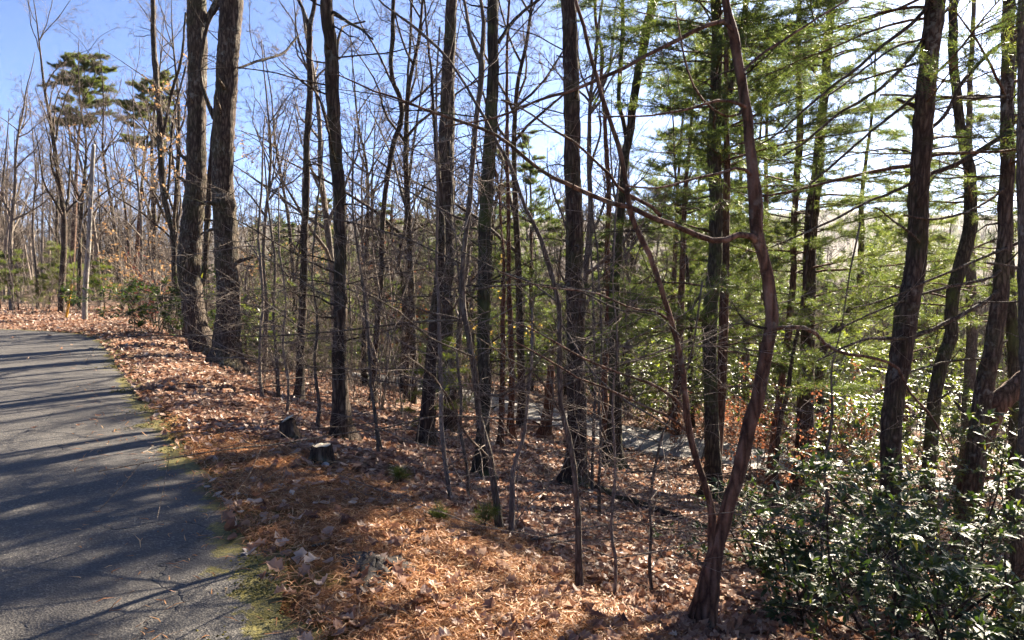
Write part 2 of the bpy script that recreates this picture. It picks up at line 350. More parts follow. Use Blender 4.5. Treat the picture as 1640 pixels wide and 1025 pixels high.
def asphalt(name, mossy=True, pale=1.0):
    m, nt, b, _ = newmat(name)
    geo = nd(nt, 'ShaderNodeNewGeometry'); pos = geo.outputs['Position']
    ed = nd(nt, 'ShaderNodeAttribute', attribute_name='edge').outputs['Fac']
    v = nd(nt, 'ShaderNodeTexVoronoi'); v.inputs['Scale'].default_value = 95; nt.links.new(pos, v.inputs['Vector'])
    sx = nd(nt, 'ShaderNodeSeparateColor'); nt.links.new(v.outputs['Color'], sx.inputs[0])
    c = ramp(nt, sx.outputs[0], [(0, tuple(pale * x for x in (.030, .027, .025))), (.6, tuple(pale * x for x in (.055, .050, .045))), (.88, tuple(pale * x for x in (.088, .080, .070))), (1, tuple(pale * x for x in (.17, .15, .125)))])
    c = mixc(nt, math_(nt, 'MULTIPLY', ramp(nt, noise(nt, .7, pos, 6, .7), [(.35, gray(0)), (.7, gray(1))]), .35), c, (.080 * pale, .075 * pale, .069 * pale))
    c = mixc(nt, math_(nt, 'MULTIPLY', ramp(nt, noise(nt, 2.5, pos, 5, .7), [(.5, gray(0)), (.75, gray(1))]), .35), c, (.035, .034, .034))
    dv = nd(nt, 'ShaderNodeVectorMath', operation='ADD'); nn = nd(nt, 'ShaderNodeTexNoise'); nn.inputs['Scale'].default_value = 2.2; nn.inputs['Detail'].default_value = 6
    nt.links.new(pos, nn.inputs['Vector']); sc = nd(nt, 'ShaderNodeVectorMath', operation='SCALE'); sc.inputs[3].default_value = .55
    nt.links.new(nn.outputs['Color'], sc.inputs[0]); nt.links.new(pos, dv.inputs[0]); nt.links.new(sc.outputs[0], dv.inputs[1])
    cr = nd(nt, 'ShaderNodeTexVoronoi', feature='DISTANCE_TO_EDGE'); cr.inputs['Scale'].default_value = .5; nt.links.new(dv.outputs[0], cr.inputs['Vector'])
    crack = ramp(nt, math_(nt, 'ADD', cr.outputs['Distance'], math_(nt, 'MULTIPLY', noise(nt, 9, pos, 3), .008)), [(.0035, gray(1)), (.0085, gray(0))])
    brk = ramp(nt, noise(nt, .8, pos, 3), [(.47, gray(0)), (.56, gray(1))])
    crk = math_(nt, 'MULTIPLY', crack, brk)
    c = mixc(nt, math_(nt, 'MULTIPLY', crk, .85), c, (.012, .011, .010))
    # dirt, straw and moss creeping in from the edge
    c = mixc(nt, math_(nt, 'MULTIPLY', ramp(nt, noise(nt, .35, pos, 7, .75, .4), [(.46, gray(0)), (.54, gray(1))]), .35), c, (.055, .048, .042))
    dirt = ramp(nt, math_(nt, 'ADD', math_(nt, 'MULTIPLY', noise(nt, 3.5, pos, 6, .75), .8), math_(nt, 'MULTIPLY', ed, -1.3)), [(.20, gray(0)), (.36, gray(1))])
    c = mixc(nt, math_(nt, 'MULTIPLY', dirt, .8), c, ramp(nt, noise(nt, 60, pos, 5, .7), [(.3, (.05, .03, .018)), (.6, (.14, .08, .042)), (.8, (.24, .15, .08))]))
    if mossy:
        mo = ramp(nt, math_(nt, 'ADD', noise(nt, 1.9, pos, 6, .7), math_(nt, 'MULTIPLY', ed, -.75)), [(.36, gray(0)), (.40, gray(1))])
        c = mixc(nt, math_(nt, 'MULTIPLY', mo, .9), c, ramp(nt, noise(nt, 40, pos, 4), [(.35, (.035, .036, .010)), (.7, (.19, .155, .026))]))
    nt.links.new(c, b.inputs['Base Color']); b.inputs['Roughness'].default_value = .75; b.inputs['Specular IOR Level'].default_value = .35
    h = math_(nt, 'SUBTRACT', math_(nt, 'MULTIPLY', v.outputs['Distance'], .6), math_(nt, 'MULTIPLY', crk, 1.5))
    bump(nt, b, h, .8, .008)
    return m
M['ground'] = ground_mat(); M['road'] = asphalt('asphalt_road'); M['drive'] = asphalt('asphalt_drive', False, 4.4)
def plain(name, stops, sc, rough=.8, bmp=.5):
    m, nt, b, _ = newmat(name); v = coords(nt)
    f = noise(nt, sc, v, 6, .65); nt.links.new(ramp(nt, f, stops), b.inputs['Base Color']); b.inputs['Roughness'].default_value = rough
    bump(nt, b, f, bmp, .02); return m
M['stone'] = plain('grey_stone', [(.3, (.14, .14, .14)), (.7, (.38, .37, .36))], 12)
M['cutwood'] = plain('cut_wood', [(.3, (.30, .25, .18)), (.7, (.56, .48, .36))], 14)
M['soil'] = plain('dark_soil', [(.3, (.012, .010, .009)), (.7, (.05, .04, .034))], 25, .95, 1.0)
M['guard'] = plain('yellow_plastic', [(.3, (.52, .25, .02)), (.7, (.62, .33, .035))], 8, .5, .1)
M['wire'] = plain('grey_wire', [(.3, (.10, .10, .10)), (.7, (.2, .2, .2))], 8, .5, .1)

# ------------------------------------------------------------------ ground sheet, roads
STRAW_T = ([-20, 1, 2.2, 3.4, 4.6, 6, 8, 30], [2.0, 1.9, 1.6, 1.2, .4, .0, -.3, -.3])
def straw_lim(x, y):
    t = (x - P0[0]) * U[0] + (y - P0[1]) * U[1]
    return np.interp(t, *STRAW_T) + .25 * vnoise(x, y, 1.9, 1)
def make_ground():
    rr = np.concatenate([[0], np.geomspace(.6, 60, 230), np.geomspace(62, 2600, 110)])
    aa = np.concatenate([np.linspace(-48, 48, 300), np.linspace(49, 311, 110)]) * math.pi / 180
    RR, AA = np.meshgrid(rr, aa, indexing='ij'); X = RR * np.sin(AA); Y = RR * np.cos(AA)
    s = sdist(X, Y); Z = terrain(X, Y)
    inside = (s < 0.05) & (s > -5.9)
    Z = Z - .05 * sstep(.12, -.02, s) * sstep(-5.9, -5.6, s)
    dl = dist_poly(X, Y, LOW, False); Z = Z - .06 * sstep(1.5, 1.0, dl)
    n, k = X.shape; v = np.stack([X, Y, Z], -1).reshape(-1, 3); idx = np.arange(n * k).reshape(n, k); nx = np.roll(idx, -1, 1)
    q = np.stack([idx[:-1], nx[:-1], nx[1:], idx[1:]], -1).reshape(-1, 4)[:, ::-1]
    mb = MB(); mb.quads(v, q); o = build('ground', mb, M['ground'], kind='structure')
    lim = straw_lim(X, Y)
    for nm, val in (('edge', np.clip(s, 0, 5)), ('straw', sstep(.25, -.35, s - lim) * (s > -1)), ('far', sstep(150, 500, RR))):
        a = o.data.attributes.new(nm, 'FLOAT', 'POINT'); a.data.foreach_set('value', val.ravel().astype(np.float32))
    return o
GROUND = make_ground()
def ribbon(name, path, w0, w1, mat, dz, step=.25, nacross=24, ragged=.08):
    P, _ = resample(np.c_[path, np.zeros(len(path))], np.zeros(len(path)), step); P = P[:, :2]
    T = np.gradient(P, axis=0); T /= np.linalg.norm(T, axis=1)[:, None]; nr = np.c_[T[:, 1], -T[:, 0]]
    f = np.linspace(0, 1, nacross); f = 1 - (1 - f) ** 1.5
    off = w0 + (w1 - w0) * f
    X = P[:, None, 0] + nr[:, None, 0] * off; Y = P[:, None, 1] + nr[:, None, 1] * off
    jr = ragged * (vnoise(P[:, 0], P[:, 1], 5.0) + .6 * vnoise(P[:, 0], P[:, 1], 14.0, 1)); 
    X = X + nr[:, None, 0] * jr[:, None] * (f > .97); Y = Y + nr[:, None, 1] * jr[:, None] * (f > .97)
    Z = terrain(X, Y) + dz
    if name == 'road': Z = dz + .012 * vnoise(X, Y, .8) - .02 * sstep(-.5, 0, np.broadcast_to(off, X.shape))
    n, k = X.shape; idx = np.arange(n * k).reshape(n, k)
    q = np.stack([idx[:-1, :-1], idx[:-1, 1:], idx[1:, 1:], idx[1:, :-1]], -1).reshape(-1, 4)
    mb = MB(); mb.quads(np.stack([X, Y, Z], -1).reshape(-1, 3), q)
    o = build(name, mb, mat, kind='structure')
    e = np.broadcast_to(np.minimum(w1 - off, (off - w0) if name != 'road' else 9), X.shape)
    a = o.data.attributes.new('edge', 'FLOAT', 'POINT'); a.data.foreach_set('value', e.ravel().astype(np.float32))
    return o
ribbon('road', EDGE[1:-1], -5.6, 0.0, M['road'], 0.0)
ribbon('lower_drive', LOW, -1.15, 1.15, M['drive'], .015, .4, 12)

# ------------------------------------------------------------------ fallen leaves, pine straw
def leaf_base(lobes, curl, twist, wid=.38, k=7):
    """outline of an oak-like leaf along +Y, curled"""
    ys = np.linspace(0, 1, k); w = wid * np.sin(np.clip(ys * .92 + .06, 0, 1) * math.pi) ** .7
    w = w * (1 + lobes * np.where(np.arange(k) % 2 == 0, .35, -.35)); w[0] = .02; w[-1] = .02
    jj = np.random.default_rng(int(1000 * (lobes + curl + 3 * twist + 9))).normal(0, .05, (2, k)); L = np.c_[-w, ys, curl * (ys - .5) ** 2 + twist * w + .5 * w * abs(curl) + jj[0]]; Rr = np.c_[w, ys, curl * (ys - .5) ** 2 + twist * w * .4 + .3 * w + jj[1]]
    C = np.c_[0 * w, ys, curl * (ys - .5) ** 2 - .05]
    v = np.concatenate([L, C, Rr]); f = []
    for i in range(k - 1):
        for a, b in ((0, k), (k, 2 * k)):
            f += [(a + i, b + i, b + i + 1), (a + i, b + i + 1, a + i + 1)]
    v = v - np.array([0, .5, 0])
    return v, np.array(f)
def leaf_simple(curl, wid=.36):
    v = np.array([(0, -.5, .25 * curl), (-wid, -.05, .12), (0, 0, 0), (wid, -.05, .16), (0, .5, .3 * curl)], float)
    return v, np.array([(0, 2, 1), (0, 3, 2), (1, 2, 4), (2, 3, 4)])
def rotmats(g, n, tilt):
    a = g.uniform(0, 2 * math.pi, n); ax = g.uniform(0, 2 * math.pi, n); t = np.abs(g.normal(0, tilt, n))
    ca, sa = np.cos(a), np.sin(a); Z = np.zeros((n, 3, 3)); Z[:, 0, 0] = ca; Z[:, 0, 1] = -sa; Z[:, 1, 0] = sa; Z[:, 1, 1] = ca; Z[:, 2, 2] = 1
    k = np.c_[np.cos(ax), np.sin(ax), 0 * ax]; K = np.zeros((n, 3, 3)); K[:, 0, 2] = k[:, 1]; K[:, 1, 2] = -k[:, 0]; K[:, 2, 0] = -k[:, 1]; K[:, 2, 1] = k[:, 0]
    T = np.eye(3) + np.sin(t)[:, None, None] * K + (1 - np.cos(t))[:, None, None] * (K @ K)
    return T @ Z
def frame_mats(d, g, roll=None):
    """matrices whose Y axis is d"""
    d = d / (np.linalg.norm(d, axis=1)[:, None] + 1e-9); r = g.normal(size=d.shape) if roll is None else roll
    x = np.cross(d, r); x /= np.linalg.norm(x, axis=1)[:, None] + 1e-9; z = np.cross(x, d)
    return np.stack([x, d, z], -1)
def instance(mb, bv, bf, mats, locs, sc, rnd):
    n = len(locs); V = np.einsum('nij,vj->nvi', mats, bv) * np.asarray(sc).reshape(-1, 1, 1) + locs[:, None, :]
    F = bf[None] + (np.arange(n) * len(bv))[:, None, None]
    mb.tris(V.reshape(-1, 3), F.reshape(-1, 3), np.repeat(rnd, len(bf)))
def scatter_xy(g, dens, d0, d1, q=(-.85, .95)):
    area = .5 * (q[1] - q[0]) * (d1 ** 2 - d0 ** 2); n = int(area * dens)
    y = np.sqrt(g.uniform(d0 ** 2, d1 ** 2, n)); return y * g.uniform(*q, n), y
def litter():
    g = np.random.default_rng(3); mb = MB()
    shapes = [leaf_base(.8, .5, .3), leaf_base(.2, .9, -.4, .3), leaf_base(.9, -.3, .5, .42)]
    for dens, d0, d1, sz, near in ((640, 2.2, 5, .078, True), (640, 5, 8, .080, False), (360, 8, 13, .090, False), (120, 13, 24, .115, False), (26, 24, 44, .17, False)):
        x, y = scatter_xy(g, dens, d0, d1); s = sdist(x, y); lim = straw_lim(x, y)
        p = np.where(s > lim, 1.0, .13) * (s > -.1) * (dist_poly(x, y, LOW, False) > 1.05)
        p = p * (.55 + .45 * sstep(-.5, .3, vnoise(x, y, 1.3, 2)))
        edge_in = (s > -1.6) & (s <= -.1); p = np.where(edge_in, .0018, p)
        k = g.uniform(size=len(x)) < p; x, y = x[k], y[k]
        z = terrain(x, y) + .012 + np.abs(g.normal(0, .014, len(x)))
        m = rotmats(g, len(x), .62); sc = sz * g.uniform(.6, 1.35, len(x)); rnd = np.clip(g.beta(1.6, 1.7, len(x)), 0, 1)
        loc = np.c_[x, y, z]
        if near:
            w = g.integers(0, 3, len(x))
            for i in range(3): instance(mb, *shapes[i], m[w == i], loc[w == i], sc[w == i], rnd[w == i])
        else: instance(mb, *leaf_simple(.5), m, loc, sc, rnd)
    build('leaf_litter', mb, M['litter'], smooth=False, kind='stuff')
    # the leaves that show largest, one by one
    protos = []
    for i in range(6):
        b = MB(); v, f = leaf_base([.8, .2, .9, .7, .3, 1.0][i], [.5, .9, -.3, 1.1, .7, .3][i], [.3, -.4, .5, -.2, .6, .2][i], [.38, .3, .42, .34, .28, .4][i])
        b.tris(v, f, np.full(len(f), g.uniform(.08, .62))); protos.append(make_mesh('fallen_leaf', b, M['litter'], False))
    cand = []
    while len(cand) < 280:
        px, py = g.uniform(560, 1300), g.uniform(800, 1024)
        if len(cand) < 70: px, py = g.uniform(900, 1180), g.uniform(930, 1024)
        P = ground(px, py); s = float(sdist(P[:1], P[1:2])[0]); lim = float(straw_lim(P[:1], P[1:2])[0])
        if s < .15 or (s < lim and g.uniform() > .35): continue
        cand.append(P)
    for i, P in enumerate(cand):
        o = link('fallen_leaf', protos[g.integers(0, 6)], GROUND); sc = (.088 if i < 45 else .072) * g.uniform(.75, 1.3)
        m = rotmats(g, 1, .45)[0]
        o.matrix_world = Matrix.Translation((P[0], P[1], th(P[0], P[1]) + .03)) @ Matrix(m.tolist()).to_4x4() @ Matrix.Scale(sc, 4)
litter()
def straw():
    g = np.random.default_rng(5); mb = MB()
    for dens, d0, d1, q in ((5200, 2.2, 6.5, (-.6, .55)), (2600, 6.5, 10, (-.6, 0.1)), (500, 10, 17, (-.62, -.3))):
        x, y = scatter_xy(g, dens, d0, d1, q); s = sdist(x, y); lim = straw_lim(x, y)
        p = sstep(.5, -.5, s - lim) * (sstep(-.10, .10, s) * (.25 + .75 * sstep(-.5, .4, vnoise(x, y, 2.3, 2))) + .012 * ((s < -.05) & (s > -2.5)))
        k = g.uniform(size=len(x)) < p; x, y = x[k], y[k]; n = len(x)
        z = terrain(x, y) + .006 + np.abs(g.normal(0, .012, n)); L = g.uniform(.05, .13, n); a = g.uniform(0, 6.283, n); w = .0015 + .0004 * y
        dx, dy = np.cos(a) * L / 2, np.sin(a) * L / 2; px, py = -np.sin(a) * w, np.cos(a) * w; dz = g.normal(0, .012, n)
        b = g.normal(0, .008, n)
        V = np.stack([np.c_[x - dx, y - dy, z - dz], np.c_[x + px + b, y + py + b, z + .012], np.c_[x - px + b, y - py + b, z + .010], np.c_[x + dx, y + dy, z + dz]], 1)
        F = np.array([(0, 1, 2), (2, 1, 3)])[None] + (np.arange(n) * 4)[:, None, None]
        mb.tris(V.reshape(-1, 3), F.reshape(-1, 3), np.repeat(g.uniform(size=n), 2))
    build('pine_straw', mb, M['straw'], smooth=False, kind='stuff')
straw()
def moss():
    g = np.random.default_rng(8); mb = MB(); x, y = scatter_xy(g, 2600, 2.4, 13, (-.66, -.1)); s = sdist(x, y)
    cl = vnoise(x, y, 2.6, 1) + .6 * vnoise(x, y, 7.5, 2); p = sstep(.1, .9, cl - 1.5 * np.abs(s + .08)); k = (g.uniform(size=len(x)) < p) & (s > -.6) & (s < .45); x, y = x[k], y[k]; n = len(x)
    z = np.where(sdist(x, y) < 0, .0, terrain(x, y)); m = rotmats(g, n, .4); sc = .013 * g.uniform(.6, 1.5, n)
    bv = np.array([(-.6, 0, -.2), (.6, 0, -.2), (.15, .45, .22), (0, -.6, -.2)]); bf = np.array([(0, 1, 2), (1, 3, 2), (3, 0, 2)])
    instance(mb, bv, bf, m, np.c_[x, y, z + .004], sc, np.clip(.5 + .35 * vnoise(x, y, 5.) + g.normal(0, .15, n), 0, 1)); build('moss', mb, M['mossy'], smooth=False, kind='stuff')
moss()

# ------------------------------------------------------------------ trees drawn from their own trunk lines
def path_px(pts, Y):
    P = np.array([at(p[0], p[1], Y) for p in pts]); r = np.array([p[2] for p in pts]) * .5 * Y / FPX
    return P, r
def crown_bare(mb_list, twigs, top, d, r, H, g, n=7, lv=3):
    """limbs above the frame: returns limb paths"""
    P = wander(top, d, H, 9, g, .07, .06); rr = np.linspace(r, r * .15, len(P))
    for k in range(n):
        f = g.uniform(.05, .95); x = f * (len(P) - 1); i = min(int(x), len(P) - 2); p = P[i] + (P[i + 1] - P[i]) * (x - i)
        a = g.uniform(.5, .95); dd = unit(unit(P[i + 1] - P[i]) * math.cos(a) + perp(unit(P[i + 1] - P[i]), g) * math.sin(a))
        L = H * g.uniform(.3, .55) * (1.2 - .7 * f); r1 = r * (1 - .75 * f) * .5
        Q = wander(p, dd, L, 8, g, .14, .05); b = MB(); tube(b, Q, np.linspace(r1, .006, len(Q)), 6); mb_list.append(b)
        twig_tree(twigs, Q, r1 * .6, g, lv, .42, 7, .004, up=.04)
    twig_tree(twigs, P[len(P) // 2:], r * .3, g, lv, .5, 6, .004, up=.04)
    return P, rr
TREES = {}
def drawn(name, label, pts, base=None, Y=None, mat='oak', up=6.0, n_crown=6, limbs=(), side=8, side_len=1.0, tw='twigd', ridge=.05, group='bare trees on the leafy bank', cat='tree', side_mat=None, sides=None, flare=1.35, seed=None, lv=2, sidespan=(.25, 1.), arch=0):
    """pts run from the base up: (px, py, width px). limbs: lists of (px, py, w) with optional end-depth offset"""
    g = np.random.default_rng(seed if seed is not None else len(TREES) * 17 + 5)
    if Y is None: Y = float(ground(*(base or pts[0][:2]))[1])
    P, r = path_px(pts, Y)
    gz = th(P[0, 0], P[0, 1]); P[0, 2] = min(P[0, 2], gz)
    if P[0, 2] - gz > -.05:                                        # bed the butt in the soil
        P = np.concatenate([[P[0] + np.array([0, 0, -.25])], P]); r = np.concatenate([[r[0] * 1.1], r])
    origin = np.array([P[0, 0], P[0, 1], gz])
    root = empty(name, origin, label, cat, group)
    P = P - origin
    # gentle depth wander so that the stem is not in one plane
    zz = np.clip(P[:, 2], 0, None); ph = g.uniform(0, 6.28)
    P[:, 1] += .05 * zz * np.sin(zz * .45 + ph) * .5
    tm = MB(); limbs_mb = []; twigs = MB()
    P2, r2 = resample(P, r, .06 if r.max() > .05 else .10)
    h = np.clip(P2[:, 2], 0, None); L2 = np.arange(len(P2)) * (.06 if r.max() > .05 else .10)
    for i in range(7):
        f = .9 * 1.75 ** i; amp = (.012 if r.max() > .05 else .010) / (1 + .8 * i)
        P2[:, 0] += amp * np.sin(f * L2 + g.uniform(0, 6.28)) * np.minimum(1, h / .5); P2[:, 1] += amp * np.sin(f * L2 + g.uniform(0, 6.28)) * np.minimum(1, h / .5)
    for i in range(g.integers(3, 9)):
        c0 = g.uniform(.1, 1) * L2[-1]; r2 = r2 * (1 + g.uniform(.06, .22) * (.25 if r.max() > .09 else 1) * np.exp(-((L2 - c0) / g.uniform(.05, .14)) ** 2))
    r2 = r2 * (1 + (flare - 1) * np.exp(-h / .22))
    if up > 0:
        d = unit(P2[-1] - P2[-4]); d = unit(d + np.array([0, 0, .5]))
        if n_crown: Pc, rc = crown_bare(limbs_mb, twigs, P2[-1], d, r2[-1], up, g, n_crown)
        else: Pc = wander(P2[-1], d, up, 6, g, .06, .05); rc = np.linspace(r2[-1], .008, len(Pc))
        Pc, rc = resample(Pc, rc, .3)
        P3 = np.concatenate([P2, Pc[1:]]); r3 = np.concatenate([r2, rc[1:]])
    else: P3, r3 = P2, r2
    sd_ = sides or (22 if r.max() > .11 else 14 if r.max() > .05 else 8)
    tube(tm, P3, r3, sd_, max(ridge, .015), int(g.integers(1e6)), cap=True, lobes=.55 if r.max() > .05 else .25)
    build('trunk', tm, M[mat], root)
    for lb in limbs:
        dz = lb[0] if isinstance(lb[0], (int, float)) else 0.0; lp = lb[1:] if isinstance(lb[0], (int, float)) else lb
        Yl = np.linspace(Y, Y + dz, len(lp)); Q = np.array([at(p[0], p[1], yy) for p, yy in zip(lp, Yl)]) - origin
        rr = np.array([p[2] for p in lp]) * .5 * Yl / FPX
        zz0 = np.clip(Q[0, 2], 0, None); Q[:, 1] += .025 * zz0 * math.sin(zz0 * .45 + ph) * 1.0
        Q, rr = resample(Q, rr, .09); b = MB(); wob = .006 * np.cumsum(g.normal(size=Q.shape), axis=0); wob -= wob[:1]; Q = Q + np.minimum(1, 1) * wob * .6
        tube(b, Q, rr, 7, .03 if rr.max() > .012 else 0, 3); limbs_mb.append(b)
        L = np.linalg.norm(np.diff(Q, axis=0), axis=1).sum()
        twig_tree(twigs, Q, rr.mean() * .7, g, lv, min(.35, .55 / max(L, .4)) if L > 1.6 else .3, int(4 + L * 3.2), .0022, up=.02, wig=.25)
    for k in range(int(g.integers(2, 6)) if r.max() > .07 else 0):
        i = int(g.uniform(.12, .95) * (len(P2) - 2)); dd = unit(perp(unit(P2[i + 1] - P2[i]), g) + np.array([0, 0, .35])); rs = r2[i] * g.uniform(.10, .22); b = MB()
        Q = wander(P2[i] + dd * r2[i] * .7, dd, r2[i] + g.uniform(.04, .28), 5, g, .15); tube(b, Q, np.array([1.9, 1.15, 1, .9, .75, .6]) * rs, 6, .05, k, True); build('broken_stub', b, M[mat], root)
    for k in range(arch):
        f = g.uniform(.22, .92); i = int(f * (len(P2) - 2)); d = unit(np.array([g.choice([-1, -1, 1]) * 1.0, g.normal(0, .35), g.uniform(-.1, .6)])); L = g.uniform(1.1, 2.7)
        Q = wander(P2[i], d, L, 9, g, .09, -.02); r1 = max(.004, min(.010, r2[i] * .45)); Q, rr = resample(Q, np.linspace(r1, .0022, len(Q)), .12); b = MB(); tube(b, Q, rr, 6); limbs_mb.append(b)
        twig_tree(twigs, Q, r1 * .6, g, 2, .26, int(6 + L * 4), .0022, up=.03, wig=.25)
    for b in limbs_mb: build('branch', b, M[side_mat or mat], root)
    if side:
        for k in range(side):
            f = g.uniform(*sidespan); i = int(f * (len(P2) - 2)); p = P2[i]; dd = perp(unit(P2[i + 1] - P2[i]), g); dd = unit(dd + np.array([0, 0, g.uniform(-.15, .5)]))
            L = side_len * g.uniform(.4, 1.3); r1 = max(.003, min(.014, r2[i] * .25))
            Q = wander(p, dd, L, 6, g, .2, .02); tube(twigs, Q, np.linspace(r1, .002, len(Q)), 4)
            twig_tree(twigs, Q, r1 * .7, g, lv, .45, 6, .0022, up=.02, wig=.25)
    build('twigs', twigs, M[tw], root, kind='stuff')
    TREES[name + str(len(TREES))] = root
    return root

# left pair by the road
drawn('oak_tree', 'tall oak with a slightly bent trunk and low fork, left of the widest roadside trunk',
      [(330, 572, 42), (324, 545, 36), (318, 530, 33), (309, 480, 33), (304, 440, 33), (304, 400, 34), (309, 330, 32), (312, 200, 29), (312, 100, 28), (311, 0, 29)],
      mat='oak', up=7, limbs=[[(319, 40, 12), (330, 22, 11), (345, -10, 10), (352, -80, 7)]], side=5, flare=1.25)
drawn('oak_tree', 'widest straight trunk at the roadside, furrowed bark with pale lichen',
      [(360, 588, 46), (361, 560, 40), (365, 500, 36), (363, 400, 37), (361, 300, 32), (363, 200, 33), (369, 100, 33), (373, 0, 34)],
      mat='oak', up=8, limbs=[[(347, 192, 8), (336, 165, 7), (328, 140, 6), (330, 73, 6), (340, 35, 5), (352, 15, 5), (360, -30, 4)], [1.5, (388, 112, 4), (420, 100, 4), (455, 88, 4), (480, 60, 3)]], side=6, flare=1.25)
drawn('bare_tree', 'slender tree with a sunlit orange side just left of the bent oak', [(297, 530, 7), (290, 490, 7), (282, 446, 8), (278, 373, 8), (268, 329, 8), (263, 293, 9), (259, 234, 9), (256, 176, 9), (249, 126, 9), (244, 73, 8), (240, 0, 7)],
      Y=21, mat='oak', up=5, side=10, limbs=[[(263, 220, 5), (275, 150, 5), (290, 90, 4), (296, 20, 3)], [(270, 320, 4), (276, 260, 4), (284, 180, 3), (300, 110, 3)]])
drawn('bare_tree', 'dark stem rising between the two big roadside oaks', [(322, 545, 10), (325, 450, 9), (330, 400, 9), (336, 300, 9), (342, 200, 8), (350, 90, 7), (362, 0, 6)], Y=19, mat='dark', up=4, side=8)
drawn('bare_tree', 'forked dark tree between the widest oak and the knobbly trunk', [(478, 642, 14), (479, 612, 13), (481, 550, 12), (487, 487, 12), (490, 425, 12), (492, 362, 11), (495, 312, 11), (494, 250, 10), (496, 187, 10), (498, 140, 10), (497, 94, 9), (498, 60, 9)],
      arch=6, mat='dark', up=0, limbs=[[(498, 62, 8), (497, 47, 7), (488, 20, 5), (477, -5, 5), (470, -80, 4)], [(498, 62, 8), (499, 45, 8), (505, 20, 7), (508, -10, 6), (512, -140, 4)]], side=12)
drawn('oak_tree', 'knobbly dark trunk beside the two stumps, pale patches on its bark', [(547, 706, 28), (547, 650, 24), (547, 612, 23), (547, 540, 22), (547, 487, 22), (545, 394, 21), (542, 312, 20), (538, 250, 20), (535, 187, 21), (533, 125, 22), (531, 70, 19), (528, 31, 20), (527, 0, 18)],
      arch=5, mat='dark', up=7, side=12, limbs=[[-1, (538, 25, 5), (560, 42, 5), (580, 55, 4), (600, 70, 3)], [.5, (541, 120, 5), (552, 52, 4), (560, 46, 3), (590, 40, 3)], [-2, (543, 270, 4), (520, 175, 4), (500, 135, 3)]])
drawn('bare_tree', 'crooked slender tree bending right then left, near the orange leaves', [(598, 645, 10), (602, 565, 9), (605, 534, 9), (610, 472, 8), (613, 425, 8), (613, 362, 8), (616, 312, 8), (622, 265, 8), (630, 225, 8), (641, 190, 8), (639, 156, 8), (628, 125, 7), (625, 94, 7), (628, 62, 7), (628, 0, 6)],
      arch=6, mat='dark', up=4, side=14)
drawn('bare_tree', 'thin dark stem with a kink, right of the crooked slender tree', [(651, 640, 9), (652, 543, 8), (651, 499, 7), (645, 455, 7), (639, 414, 6), (648, 361, 5), (648, 250, 5), (652, 120, 4), (660, 0, 4)], arch=5, mat='dark', up=3, side=12)
drawn('oak_tree', 'thick grey trunk in the middle of the bank with a straight upper stem', [(722, 692, 22), (719, 620, 19), (716, 550, 19), (716, 487, 20), (716, 425, 22), (715, 362, 24), (715, 300, 26), (715, 250, 26), (716, 200, 24), (717, 100, 20), (720, 0, 18)],
      arch=5, mat='oak', up=7, side=10)
drawn('oak_tree', 'leaning dark trunk behind the young green pine', [(682, 714, 22), (686, 660, 20), (690, 600, 20), (697, 500, 19), (702, 420, 15), (705, 340, 11), (701, 280, 8), (695, 200, 6), (688, 100, 4), (680, 0, 3)], arch=4, mat='dark', up=3, side=10)
drawn('oak_tree', 'upright dark trunk with a mossy left side, just left of the lower drive', [(772, 764, 27), (773, 720, 21), (777, 650, 19), (776, 550, 19), (777, 450, 20), (780, 300, 20), (784, 200, 20), (788, 100, 17), (789, 0, 17)],
      arch=5, mat='moss', up=8, side=10, limbs=[[.8, (798, 70, 6), (815, 45, 6), (832, 25, 5), (860, 3, 5), (880, -15, 4)]])
drawn('sapling', 'crooked smooth sapling arching up from the slope and forking near the sky', [(800, 852, 11), (794, 793, 10), (785, 734, 10), (768, 661, 10), (762, 602, 10), (753, 544, 9), (744, 484, 9), (743, 425, 8), (750, 375, 8), (757, 310, 8), (759, 250, 8), (763, 195, 8), (768, 140, 8), (770, 100, 8)],
      arch=5, mat='smooth', up=0, tw='twig', ridge=0, limbs=[[(770, 102, 7), (763, 88, 7), (752, 58, 6), (747, 20, 5), (740, -10, 4), (725, -80, 3)], [(770, 102, 8), (775, 60, 7), (773, 20, 6), (768, -10, 5), (765, -90, 3)],
      [-1.5, (785, 734, 4), (745, 690, 4), (715, 630, 3), (680, 590, 3), (640, 560, 2)], [-.6, (765, 632, 4), (800, 632, 4), (830, 615, 3), (870, 570, 3), (905, 540, 2)], [-1, (758, 570, 4), (700, 545, 3), (640, 500, 3), (590, 470, 2)]], side=14, side_len=1.3, group='saplings on the leafy slope')
drawn('red_stemmed_tree', 'short reddish stem in front of the lower drive, leaning slightly left', [(802, 716, 9), (804, 640, 8), (806, 575, 8), (807, 500, 7), (806, 420, 5)], mat='red', up=2.5, n_crown=3, side=6)
drawn('red_stemmed_tree', 'straight thin tree in front of the lower drive with reddish lower bark', [(817, 702, 11), (820, 640, 10), (818, 560, 9), (816, 500, 8), (813, 300, 6), (813, 150, 5), (813, 20, 4)], arch=4, mat='red', up=3, side=10)
drawn('red_stemmed_tree', 'broken reddish trunk at the near edge of the lower drive', [(872, 700, 19), (877, 660, 15), (880, 620, 13), (881, 585, 11)], mat='red', up=0, side=3, side_len=.5)
